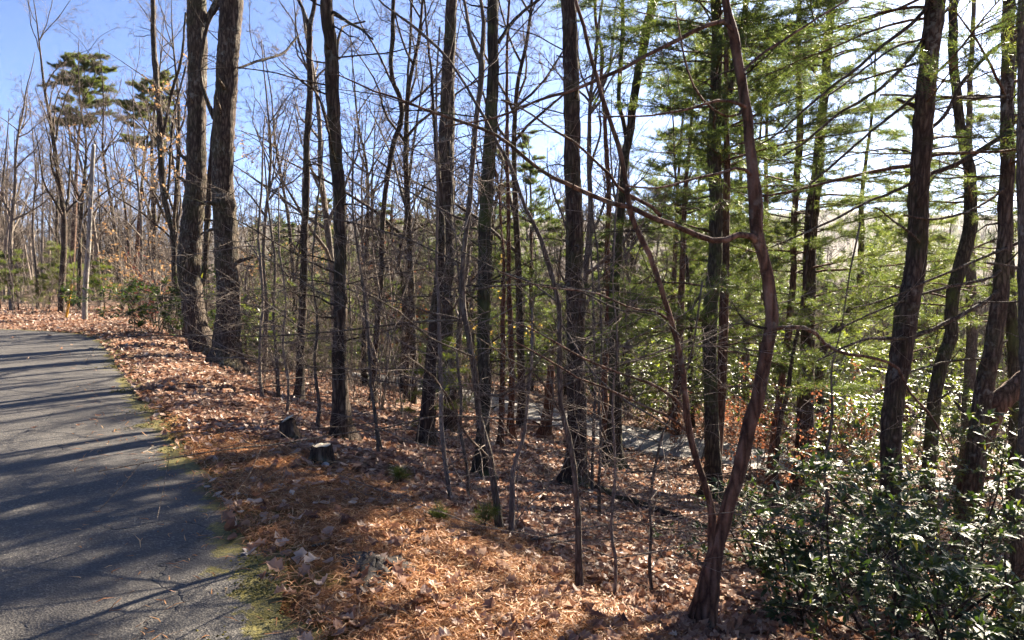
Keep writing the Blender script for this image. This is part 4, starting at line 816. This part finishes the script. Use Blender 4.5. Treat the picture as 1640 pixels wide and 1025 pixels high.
# mid and far laurels and evergreen brush
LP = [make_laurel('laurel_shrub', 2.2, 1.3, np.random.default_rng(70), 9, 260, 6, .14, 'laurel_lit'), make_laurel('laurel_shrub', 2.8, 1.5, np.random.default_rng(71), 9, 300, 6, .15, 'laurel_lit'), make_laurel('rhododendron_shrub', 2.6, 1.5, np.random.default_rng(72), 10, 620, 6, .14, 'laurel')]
SH = [(2, 258, 18.6, .80, 'dark green rounded rhododendron beside the bent oak at the road bend'), (0, 400, 19, .9, 'yellow green bush just right of the widest oak'), (0, 350, 24, 1.0, 'light green bush behind the roadside oaks'),
      (1, 620, 30, .8, 'pale glinting bush behind the crooked slender tree'), (1, 1080, 21, .9, 'sunlit laurel at the far edge of the lower drive'), (1, 1130, 23, 1.1, 'tall laurel behind the mossy forked pine'), (0, 1010, 24.5, 1.0, 'dark laurel beyond the lower drive by the forked trunk'),
      (0, 1200, 19.5, .9, 'bright laurel behind the russet leaves'), (1, 1350, 17, 1.0, 'bright yellow green laurel left of the thick leaning trunk'), (0, 1400, 19, 1.0, 'sunlit laurel behind the thick leaning trunk'), (1, 1480, 22, 1.0, 'pale laurel seen past the S-bent trunk'), (0, 1600, 15, .9, 'yellow green laurel behind the slanting trunk'),
      (1, 1310, 20.5, 1.1, 'sunlit laurel behind the branch-wrapped dark pine'), (1, 1160, 27, 1.2, 'pale laurel farther back behind the mossy forked pine'), (0, 1440, 13.2, .85, 'yellow green laurel at the foot of the thick leaning trunk'), (1, 1540, 17.5, 1.0, 'sunlit laurel behind the S-bent trunk'), (0, 680, 33, 1.0, 'glinting green bush far behind the young green pine'), (1, 1040, 22, .7, 'low laurel at the right end of the lower drive'), (1, 560, 27, .9, 'pale green bush just right of the knobbly trunk in the wood'), (0, 700, 28, .9, 'yellow green bush behind the leaning dark trunk'), (1, 770, 31, 1.1, 'yellow green bush behind the mossy upright trunk'), (0, 860, 29, 1.1, 'yellow green bush beyond the drive left of the black centre trunk'), (1, 500, 26, .8, 'green bush behind the forked dark tree'), (0, 440, 22, .75, 'low yellow green bush right of the widest oak'), (0, 910, 33, 1.3, 'tall yellow green bush far behind the black centre trunk'), (1, 1100, 30, 1.4, 'tall yellow green laurel far beyond the lower drive'), (1, 960, 27, 1.1, 'laurel in shade beyond the lower drive'), (0, 1250, 25, 1.2, 'tall sunlit laurel beyond the slim leaning pine')]
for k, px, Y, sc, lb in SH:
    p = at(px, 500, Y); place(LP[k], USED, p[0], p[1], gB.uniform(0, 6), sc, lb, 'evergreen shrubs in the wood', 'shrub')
# russet beeches, crimson and yellow leaf clumps
LB = [make_brush('beech_sapling', 3.0, np.random.default_rng(80), 6, 'twig', 'beech', 700, .085), make_brush('maple_sapling', 3.4, np.random.default_rng(81), 5, 'twigd', 'redleaf', 650, .09), make_brush('sapling', 3.0, np.random.default_rng(82), 4, 'twig', 'yellow', 160, .10), make_brush('oak_sapling', 4.2, np.random.default_rng(83), 5, 'twig', 'tanleaf', 700, .055)]
for k, px, Y, sc, lb in [(0, 1215, 15.5, .75, 'russet leaved beech sapling behind the nearest curving tree'), (0, 1170, 17.5, .7, 'russet leaved sapling beside the mossy forked pine'), (0, 1270, 13.6, .7, 'russet leaved sapling in front of the branch-wrapped dark pine'), (0, 630, 32, 2.0, 'orange red leaved sapling near the crooked slender tree'),
                         (1, 205, 33, .85, 'dark crimson leaved sapling beyond the utility pole'), (1, 240, 30, .6, 'crimson leaved sapling behind the dark rhododendron'), (2, 742, 24, 1.5, 'small yellow leaved sapling behind the thick grey trunk'), (3, 275, 23, 1.9, 'sapling with clinging tan leaves left of the bent oak'), (0, 1085, 18.3, .5, 'low russet sapling at the right end of the lower drive'), (0, 1390, 16, .75, 'russet sapling left of the thick leaning trunk'), (3, 430, 26, 1.5, 'sapling with sparse tan leaves right of the widest oak')]:
    p = at(px, 500, Y); place(LB[k], USED, p[0], p[1], gB.uniform(0, 6), sc, lb, 'leafy saplings in the wood', 'sapling')
# pines in the middle distance
PP = [make_pine('white_pine', 11, .14, np.random.default_rng(60), 1.5, 2.6, 60), make_pine('white_pine', 8, .10, np.random.default_rng(61), .8, 2.1, 50), make_pine('young_pine', 3.6, .05, np.random.default_rng(62), .25, 1.4, 36, mat='needle_lit', tufts=12, nw=.009), make_pine('pitch_pine', 15, .19, np.random.default_rng(63), 10.3, 1.75, 46, 'round', 'needle', tufts=72, per=9, nl=.15), make_pine('white_pine', 12, .14, np.random.default_rng(64), 3.6, 2.5, 46, 'round', tufts=17), make_pine('white_pine', 11.6, .12, np.random.default_rng(65), 6.2, 2.3, 40, 'round', tufts=26)]  # last pine is added for the shade its crown throws on the near road
PL = [(3, 118, 44, 1.03, 'tall pine with a flat green crown against the blue sky, the taller of two'), (3, 212, 46, .97, 'second flat crowned pine against the sky, right of the taller one'), (0, 850, 29, .95, 'pale green pine left of the black centre trunk'), (0, 805, 36, 1.05, 'pine behind the straight reddish stem'), (0, 1080, 25, 1.05, 'sunlit yellow green pine left of the mossy forked pine'), (1, 1030, 30, 1.1, 'small pine behind the forked trunk'), (0, 1200, 22, 1.0, 'pine behind the nearest curving tree'), (1, 540, 36, 1.1, 'pine far behind the knobbly trunk'), (1, 470, 38, 1.0, 'pine far behind the forked dark tree'), (0, 690, 44, 1.0, 'pine far behind the leaning dark trunk'), 
      (4, 1225, 20.5, .95, 'tall pine with a high wispy crown behind the nearest curving tree'), (4, 1085, 20, .95, 'tall pine with a high crown left of the mossy forked pine'), (4, 1590, 23, 1.0, 'tall high crowned pine behind the edge trunks'), (4, 1180, 25, 1.1, 'tall high crowned pine beyond the mossy forked pine'), (0, 1460, 30, 1.25, 'distant pine in the glare'), (0, 1120, 36, 1.3, 'tall distant pine beyond the mossy forked pine'), (1, 760, 30, .9, 'small pine between the two middle trunks'), (1, 640, 33, 1.0, 'soft young pine behind the kinked stem'), (1, 880, 34, 1.15, 'soft pine far behind the black centre trunk'), (1, 950, 31, 1.0, 'soft young pine right of the black centre trunk'), (5, 1150, 13.4, .95, 'added shade pine with a high crown right behind the mossy forked pine'), (2, 692, 13.2, .55, 'young soft green pine growing at the foot of the leaning trunk'), (2, 30, 36, .95, 'bushy young pine at the left frame edge'), (2, 78, 37, .8, 'bushy young pine left of the yellow guy guard'), (2, 168, 35, .8, 'bushy young pine right of the utility pole'), (2, 110, 38, 1.1, 'young pine behind the yellow guy guard'), (2, 208, 35, .6, 'low young pine near the dark rhododendron'), (2, 2, 40, 1.0, 'young pine half cut by the left frame edge')]
for k, px, Y, sc, lb in PL:
    p = at(px, 500, Y); place(PP[k], USED, p[0], p[1], gB.uniform(0, 6), sc, lb, 'pines in the wood', 'tree')
# bare trees of the wood
BP = [make_bare('bare_tree', 13, .13, np.random.default_rng(20), mat='grey'), make_bare('bare_tree', 15, .17, np.random.default_rng(21), 14, 'oak'), make_bare('bare_tree', 11, .09, np.random.default_rng(22), 11, 'grey'), make_bare('bare_tree', 14, .12, np.random.default_rng(23), 12, 'dark'), make_bare('bare_tree', 9, .06, np.random.default_rng(24), 11, 'grey'), make_bare('oak_tree', 10, .10, np.random.default_rng(25), 10, 'oak', leaf='tanleaf', nleaf=700)]
left_named = [(0, 20, 36, 'slim dark tree at the far left beyond the road'), (1, 98, 33, 'bare tree left of the leaning utility pole'), (2, 60, 37, 'thin leaning bare tree between the far left tree and the pole'), (3, 128, 35, 'bare tree directly behind the utility pole'), (3, 196, 36, 'bare tree right of the utility pole by the crimson leaves'), (2, 225, 33, 'thin bare tree above the dark rhododendron'), (1, 240, 38, 'bare tree behind the slender orange-sided tree'), (0, 160, 42, 'bare tree far behind the right of the pole')]
for k, px, Y, lb in left_named:
    p = at(px, 500, Y); place(BP[k], USED, p[0], p[1], gB.uniform(0, 6), gB.uniform(.9, 1.1), lb, 'bare trees beyond the road', 'tree')
def ok(x, y, m=1.8):
    return dist_poly(np.array([x]), np.array([y]), LOW, False)[0] > m and sdist(np.array([x]), np.array([y]))[0] > 1.5
ZN = [(-300, 130, 'left of the utility pole'), (130, 290, 'right of the utility pole'), (290, 345, 'behind the pair of roadside oaks'), (345, 450, 'just right of the widest oak'), (450, 535, 'just left of the knobbly trunk'), (535, 620, 'just right of the knobbly trunk'), (620, 710, 'just left of the thick grey trunk'), (710, 800, 'just right of the thick grey trunk'), (800, 915, 'just left of the black centre trunk'), (915, 1000, 'just right of the black centre trunk'), (1000, 1140, 'just left of the mossy forked pine'), (1140, 1280, 'behind the nearest curving tree'), (1280, 1440, 'left of the thick leaning trunk'), (1440, 9999, 'right of the thick leaning trunk')]
SEEN = set(); TRY = [0]
def stale(lb):
    TRY[0] += 1
    return lb in USEDLAB and TRY[0] < 3000 or USEDLAB.add(lb)
USEDLAB = set()
def fresh(make, ks, g):
    """a kind whose label is not used yet, if there is one"""
    ks = list(g.permutation(ks))
    for k in ks:
        if make(k) not in SEEN: break
    SEEN.add(make(k)); return int(k), make(k)
def zone(px): return [z for a, b, z in ZN if a <= px < b][0]
LOOK = ['bare tree', 'stout bare tree', 'slim smooth bare tree', 'dark bare tree', 'thin small bare tree', 'oak with clinging tan leaves']
n = 0
while n < 26:                                                       # the nearer ones whose fine tops fill the sky
    Y = gB.uniform(17, 36); px = gB.uniform(390, 1120); p = at(px, 500, Y)
    if not ok(p[0], p[1]): continue
    k, lb = fresh(lambda k: LOOK[k] + (' in the wood ' if Y < 27 else ' some way back ') + zone(px), 5, gB)
    if stale(lb): continue
    place(BP[k], USED, p[0], p[1], gB.uniform(0, 6), gB.uniform(.6, 1.0), lb, 'bare trees of the wood', 'tree'); n += 1
n = 0
while n < 115:
    Y = math.sqrt(gB.uniform(19 ** 2, 72 ** 2)); px = gB.uniform(-120, 1760)
    if px < 290 and Y < 50: continue
    if px > 950 and Y < 38: continue
    p = at(px, 500, Y)
    if not ok(p[0], p[1]): continue
    k, lb = fresh(lambda k: LOOK[k] + (' in the wood ' if Y < 30 else ' some way off ' if Y < 42 else ' farther back ' if Y < 55 else ' far off ') + zone(px), 6 if gB.uniform() < .4 else 5, gB)
    if stale(lb): continue
    place(BP[k], USED, p[0], p[1], gB.uniform(0, 6), gB.uniform(.75, 1.15), lb, 'bare trees of the wood', 'tree'); n += 1
# tangled brush on the slope
BR = [make_brush('twiggy_bush', 2.6, np.random.default_rng(30), 6), make_brush('twiggy_bush', 3.6, np.random.default_rng(31), 6), make_brush('twiggy_bush', 1.8, np.random.default_rng(32), 7), make_brush('sapling_clump', 5.5, np.random.default_rng(33), 5)]
for px, py, k, sc, lb in [(418, 622, 2, .5, 'pale twiggy bush at the foot of the widest oak'), (448, 630, 0, .5, 'pale twiggy bush between the widest oak and the upper stump'), (495, 640, 1, .5, 'tall pale twiggy bush behind the forked dark tree'), (470, 600, 3, .5, 'thin pale sapling clump behind the upper stump'), (575, 650, 0, .6, 'pale twiggy bush right of the knobbly trunk'), (630, 660, 2, .75, 'low pale twiggy bush near the kinked stem'), (530, 620, 3, .5, 'thin sapling clump behind the knobbly trunk'), (760, 690, 2, .6, 'low twiggy bush left of the mossy upright trunk'), (1210, 760, 2, .6, 'low twiggy bush behind the nearest curving tree'), (1370, 700, 0, .7, 'twiggy bush left of the thick leaning trunk'), (1340, 640, 1, .7, 'tall twiggy bush left of the thick leaning trunk'), (1420, 640, 3, .6, 'sapling clump behind the thick leaning trunk')]:
    P = ground(px, py); place(BR[k], USED, P[0], P[1], gB.uniform(0, 6), sc, lb, 'twiggy bushes in the wood', 'bush')
n = 0
while n < 140:
    Y = gB.uniform(14, 46); px = gB.uniform(-60, 1680)
    if Y < 19 and px > 640: continue
    if px < 420 and Y < 27: continue
    p = at(px, 500, Y)
    if not ok(p[0], p[1], 1.6): continue
    k, lb = fresh(lambda k: ['leafless twiggy bush', 'tall leafless twiggy bush', 'low leafless twiggy bush', 'clump of thin leafless saplings'][k] + (' near the bank ' if Y < 21 else ' in the wood ' if Y < 29 else ' some way off ' if Y < 37 else ' far off ') + zone(px), 4, gB)
    if stale(lb): continue
    place(BR[k], USED, p[0], p[1], gB.uniform(0, 6), gB.uniform(.7, 1.25), lb, 'twiggy bushes in the wood', 'bush'); n += 1

# far wood on the valley sides: one mass
def scatter_nodes(name, obj, seed):
    ng = bpy.data.node_groups.new(name, 'GeometryNodeTree')
    ng.interface.new_socket('Geometry', in_out='INPUT', socket_type='NodeSocketGeometry'); ng.interface.new_socket('Geometry', in_out='OUTPUT', socket_type='NodeSocketGeometry')
    gi = ng.nodes.new('NodeGroupInput'); go = ng.nodes.new('NodeGroupOutput'); oi = ng.nodes.new('GeometryNodeObjectInfo'); oi.inputs['Object'].default_value = obj; oi.inputs['As Instance'].default_value = True
    ip = ng.nodes.new('GeometryNodeInstanceOnPoints'); r = ng.nodes.new('FunctionNodeRandomValue'); r.data_type = 'FLOAT_VECTOR'; r.inputs[0].default_value = (-.04, -.04, 0); r.inputs[1].default_value = (.04, .04, 6.283); r.inputs['Seed'].default_value = seed
    q = ng.nodes.new('FunctionNodeRandomValue'); q.data_type = 'FLOAT'; q.inputs[2].default_value = .65; q.inputs[3].default_value = 1.2; q.inputs['Seed'].default_value = seed + 9
    L = ng.links.new; L(gi.outputs[0], ip.inputs['Points']); L(oi.outputs['Geometry'], ip.inputs['Instance']); L(r.outputs[0], ip.inputs['Rotation']); L(q.outputs[1], ip.inputs['Scale']); L(ip.outputs[0], go.inputs[0])
    return ng
def far_wood():
    g = np.random.default_rng(15)
    for seed, pine, count, mat in ((1, False, 2600, 'twig'), (2, False, 2600, 'twigd'), (3, True, 900, 'needle_soft')):
        r = np.random.default_rng(seed); b = MB(); H = 14
        if pine:
            z = r.uniform(1.5, 14, 420); rr = 2.7 * (1 - (z - 1.5) / 13) * np.sqrt(r.uniform(.1, 1, 420)); a = r.uniform(0, 6.28, 420); c = np.c_[rr * np.cos(a), rr * np.sin(a), z]
            needles(b, c, np.c_[c[:, :2], np.full(420, .6)] / 1.5, 5, .55, .10, r, .6)
        else:
            P = wander(np.array([0, 0, -.5]), np.array([0, 0, 1.]), H, 8, r, .05, .04); tube(b, P, np.linspace(.16, .02, len(P)), 4); twig_tree(b, P, .09, r, 3, .34, 15, .012, span=(.25, 1.), up=.04)
        me = make_mesh('far_tree', b, M[mat], not pine); po = bpy.data.objects.new('far_tree', me)
        n1 = int(count * .42); y = np.concatenate([np.sqrt(g.uniform(58 ** 2, 170 ** 2, n1)), np.sqrt(g.uniform(170 ** 2, 1050 ** 2, count - n1))]); x = y * g.uniform(-.36 if pine else -.85, .9, count)
        pm = bpy.data.meshes.new('far_wood'); pm.from_pydata(np.c_[x, y, terrain(x, y)].tolist(), [], [])
        o = link('far_wood', pm); o['kind'] = 'stuff'; md = o.modifiers.new('scatter', 'NODES'); md.node_group = scatter_nodes('scatter', po, seed)
far_wood()

# thin winter air down the valley
def haze():
    mb = MB(); X, Y, z0, z1 = 2700, 2700, -45, 190
    v = np.array([(x, y, z) for z in (z0, z1) for y in (-Y, Y) for x in (-X, X)], float); q = np.array([(0, 2, 3, 1), (4, 5, 7, 6), (0, 1, 5, 4), (2, 6, 7, 3), (0, 4, 6, 2), (1, 3, 7, 5)])
    mb.quads(v, q); m = bpy.data.materials.new('haze'); m.use_nodes = True; nt = m.node_tree; nt.nodes.remove(nt.nodes['Principled BSDF'])
    p = nt.nodes.new('ShaderNodeVolumePrincipled'); p.inputs['Color'].default_value = (.82, .90, 1, 1); p.inputs['Density'].default_value = HAZE; p.inputs['Anisotropy'].default_value = .1
    nt.links.new(p.outputs[0], nt.nodes['Material Output'].inputs['Volume'])
    build('haze', mb, m, smooth=False, kind='stuff')
HAZE = .00009
haze()

# ------------------------------------------------------------------ utility pole with its guy wire
Yp = float(ground(136, 513)[1])
b0, b1 = at(136, 514, Yp), at(150, 231, Yp); o = np.array([b0[0], b0[1], th(b0[0], b0[1])])
pole = empty('utility_pole', o, 'weathered grey wooden pole leaning slightly at the road bend', 'pole')
mb = MB(); Q, rr = resample(np.array([b0 - [0, 0, .3], b0, (b0 + b1) / 2, b1]) - o, np.array([.088, .086, .07, .056]), .12); tube(mb, Q, rr, 14, .012, 4, True); build('shaft', mb, M['pole'], pole)
a0 = at(105, 501, Yp + 1.5); a0[2] = th(a0[0], a0[1]); a1 = b1 - np.array([.02, 0, .35])
mb = MB(); tube(mb, np.array([a0, a1]) - o, [.012, .012], 5); build('guy_wire', mb, M['wire'], pole)
mb = MB(); tube(mb, np.array([a0 + (a1 - a0) * .005, a0 + (a1 - a0) * .1, a0 + (a1 - a0) * .23]) - o, [.042, .042, .040], 10, cap=True); build('guy_guard', mb, M['guard'], pole)
t = np.linspace(0, 1, 14); w0, w1 = at(112, 300, Yp + 4), at(146, 300, Yp); C = w0[None] * (1 - t)[:, None] + w1[None] * t[:, None]; C[:, 2] -= .55 * np.sin(math.pi * t); mb = MB(); tube(mb, C - o, np.full(14, .013), 5); build('cable_loop', mb, M['wire'], pole)

# ------------------------------------------------------------------ stumps, logs, sticks, stones, seedlings
def stump(label, px, py, w, h, lean, cut, seed):
    P = ground(px, py); g = np.random.default_rng(seed); r = w * .5 * P[1] / FPX; hh = h * P[1] / FPX
    root = empty('tree_stump', P, label, 'stump', 'tree stumps beside the knobbly trunk')
    mb = MB(); L = np.array([(0, 0, -.15), (0, 0, .0), (lean * hh * .5, 0, hh * .5), (lean * hh, 0, hh)]); Q, rr = resample(L, np.array([r * 1.35, r * 1.2, r * 1.0, r * .95]), .03); tube(mb, Q, rr, 24, .09, seed, lobes=.3); build('bark', mb, M['dark'], root)
    n = 20; th_ = np.arange(n) * 2 * math.pi / n; top = Q[-1]
    V = np.concatenate([[top + [0, 0, .012 + cut * .02]], top + np.c_[np.cos(th_) * r * .97, np.sin(th_) * r * .97, .006 * g.normal(size=n) + cut * .05 * np.cos(th_)]]); F = np.array([(0, 1 + i, 1 + (i + 1) % n) for i in range(n)])
    mb = MB(); mb.tris(V, F); build('cut_face', mb, M['cutwood'], root, smooth=False)
    return root
stump('dark sawn stump with a pale flat top, the lower of two stumps', 514, 740, 30, 28, .05, 0, 11)
stump('weathered grey stump leaning right with a ragged top, the upper of two stumps', 468, 706, 25, 34, -.25, 1, 12)
def lying(name, label, pts, cat, group, mat, bend=.02, seed=0, ridge=0.0, fork=True):
    g = np.random.default_rng(seed); G = [ground(p[0], p[1]) for p in pts]; r = np.array([p[2] * .5 * P[1] / FPX for p, P in zip(pts, G)])
    for P, rr in zip(G, r): P[2] = th(P[0], P[1]) + rr * .8 + .01
    G = np.array(G); o = G[0].copy(); Q, rr = resample(G - o, r, .05); Q = Q + np.cumsum(g.normal(0, .0025, Q.shape), 0); root = empty(name, o, label, cat, group)
    mb = MB(); tube(mb, Q, rr, 10 if r.max() > .03 else 6, ridge, seed, True); build('stem', mb, M[mat], root)
    if fork:
        tw = MB(); twig_tree(tw, Q, rr.mean() * .6, g, 1, .3, 3, .002, up=.03); build('side_twigs', tw, M[mat], root, kind='stuff')
    return root
lying('fallen_log', 'dark fallen log lying across the slope left of the nearest curving tree', [(955, 790, 15), (1000, 806, 14), (1060, 826, 13), (1110, 843, 12), (1185, 860, 10)], 'log', None, 'dark', seed=1, ridge=.06)
STK = [('pale curved stick on the pine straw right of the stumps', [(477, 792, 5), (490, 784, 5), (510, 782, 4), (530, 785, 3)], 'pale'), ('small pale stick on the straw near the road edge, left one', [(350, 800, 5), (362, 806, 5), (374, 812, 4)], 'pale'), ('short stick lying on the straw in the sun', [(500, 879, 4), (515, 876, 4), (527, 872, 3)], 'pale'), ('dark stick among the leaves at the foot of the slope', [(640, 830, 4), (660, 845, 4), (690, 862, 3)], 'twigd'),
       ('long thin stick in the leaves left of the arching sapling', [(830, 862, 3), (860, 880, 3), (900, 902, 2)], 'twig'), ('bent stick below the pine seedlings', [(840, 905, 4), (858, 925, 4), (880, 935, 3)], 'pale'), ('pale thin stick by the black centre trunk', [(880, 770, 3), (900, 780, 3), (918, 795, 3)], 'pale'), ('stick on the pavement edge', [(228, 728, 3), (240, 722, 3), (248, 716, 2)], 'pale'), ('short twig lying on the asphalt', [(36, 828, 3), (44, 826, 3), (52, 824, 2)], 'pale'), ('pale stick at the bottom of the picture on the straw', [(590, 1000, 4), (610, 985, 4), (640, 978, 3)], 'pale'), ('bark-brown branch across the leaves in the bottom middle', [(960, 985, 6), (1000, 975, 5), (1040, 978, 4)], 'twigd')]
for i, (lb, pts, mt) in enumerate(STK): lying('fallen_stick', lb, pts, 'stick', 'sticks lying on the ground', mt, seed=40 + i, fork=i % 2 == 0)
def stone(label, px, py, w, seed, mat='stone', name='stone', flat=.6):
    P = ground(px, py); g = np.random.default_rng(seed); r = w * .5 * P[1] / FPX
    u = np.linspace(0, math.pi, 7); v = np.arange(10) * .6283; X = np.stack([np.outer(np.sin(u), np.cos(v)), np.outer(np.sin(u), np.sin(v)), np.outer(np.cos(u), np.ones(10)) * flat], -1)
    d = X.reshape(-1, 3); k = g.normal(size=(6, 3)); f = 1 + .10 * sum(np.sin(2.2 * (d @ kk) + i) for i, kk in enumerate(k)) / 1.5; X = (d * f[:, None] * r)
    idx = np.arange(70).reshape(7, 10); nx = np.roll(idx, -1, 1); mb = MB(); mb.quads(X, np.stack([idx[:-1], idx[1:], nx[1:], nx[:-1]], -1).reshape(-1, 4))
    o = build(name, mb, M[mat], smooth=True, loc=(P[0], P[1], th(P[0], P[1]) + r * flat * .45)); tag(o, label, 'stone', 'small stones on the bank'); o.rotation_euler = (0, 0, g.uniform(0, 6)); return o
stone('pale stone tucked against the lower sawn stump', 521, 747, 15, 1); stone('small whitish stone standing at the road edge', 333, 686, 11, 2, flat=1.0); stone('grey stone in the leaves below the pine seedlings', 676, 858, 14, 3); stone('flat grey stone on the shaded straw', 448, 782, 22, 4, flat=.35); stone('angular grey stone at the lower edge of the straw', 790, 935, 14, 5); stone('small grey stone in the straw near the dark soil patch', 735, 942, 10, 6); stone('blue grey stone in the straw above the dark soil patch', 668, 888, 11, 7)
P = ground(603, 912); mb = MB(); uu = np.linspace(0, 1, 9); vv = np.arange(28) * 2 * math.pi / 28; A, B = np.meshgrid(uu, vv, indexing='ij'); rx = .20 * (1 + .25 * np.sin(3 * B) + .12 * np.sin(7 * B + 1)); X = P[0] + A * rx * 1.1 * np.cos(B); Y = P[1] + A * rx * np.sin(B) * 1.5
Z = terrain(X, Y) + .05 * (1 - A ** 2) - .012 * A + .008 * R.normal(size=A.shape); idx = np.arange(A.size).reshape(A.shape); nx = np.roll(idx, -1, 1); mb.quads(np.stack([X, Y, Z], -1).reshape(-1, 3), np.stack([idx[:-1], idx[1:], nx[1:], nx[:-1]], -1).reshape(-1, 4)); tag(build('soil_patch', mb, M['soil']), kind='stuff')
def seedling(label, px, py, hpx, mat, seed):
    P = ground(px, py); g = np.random.default_rng(seed); H = hpx * P[1] / FPX; root = empty('pine_seedling', (P[0], P[1], th(P[0], P[1])), label, 'seedling', 'pine seedlings on the bank')
    Q = wander(np.array([0, 0, -.03]), np.array([.05, 0, 1.]), H, 5, g, .06); mb = MB(); tube(mb, Q, np.linspace(.006, .003, 6), 5); build('stem', mb, M['red'], root)
    C = [Q[-1], Q[-2]]; D = [np.array([0, 0, 1.])] * 2
    for k in range(9): d = unit(np.array([g.normal(), g.normal(), .5])); T = wander(Q[g.integers(2, 5)], d, H * .45, 3, g, .1); mb = MB(); tube(mb, T, [.003, .003, .002, .002], 3); build('branch', mb, M['red'], root); C += [T[-1], T[-2]]; D += [d, d]
    fm = MB(); needles(fm, np.array(C), np.array(D), 34, .075, .0028, g, .8); build('needles', fm, M[mat], root, smooth=False, kind='stuff')
seedling('yellow green pine seedling on the bank beside the crooked smooth sapling', 777, 852, 42, 'needle_soft', 1); seedling('smaller pine seedling left of the yellow green one', 705, 838, 24, 'needle_soft', 2); seedling('green tuft of pine seedling in the leaves below the knobbly trunk', 640, 778, 34, 'needle', 3)
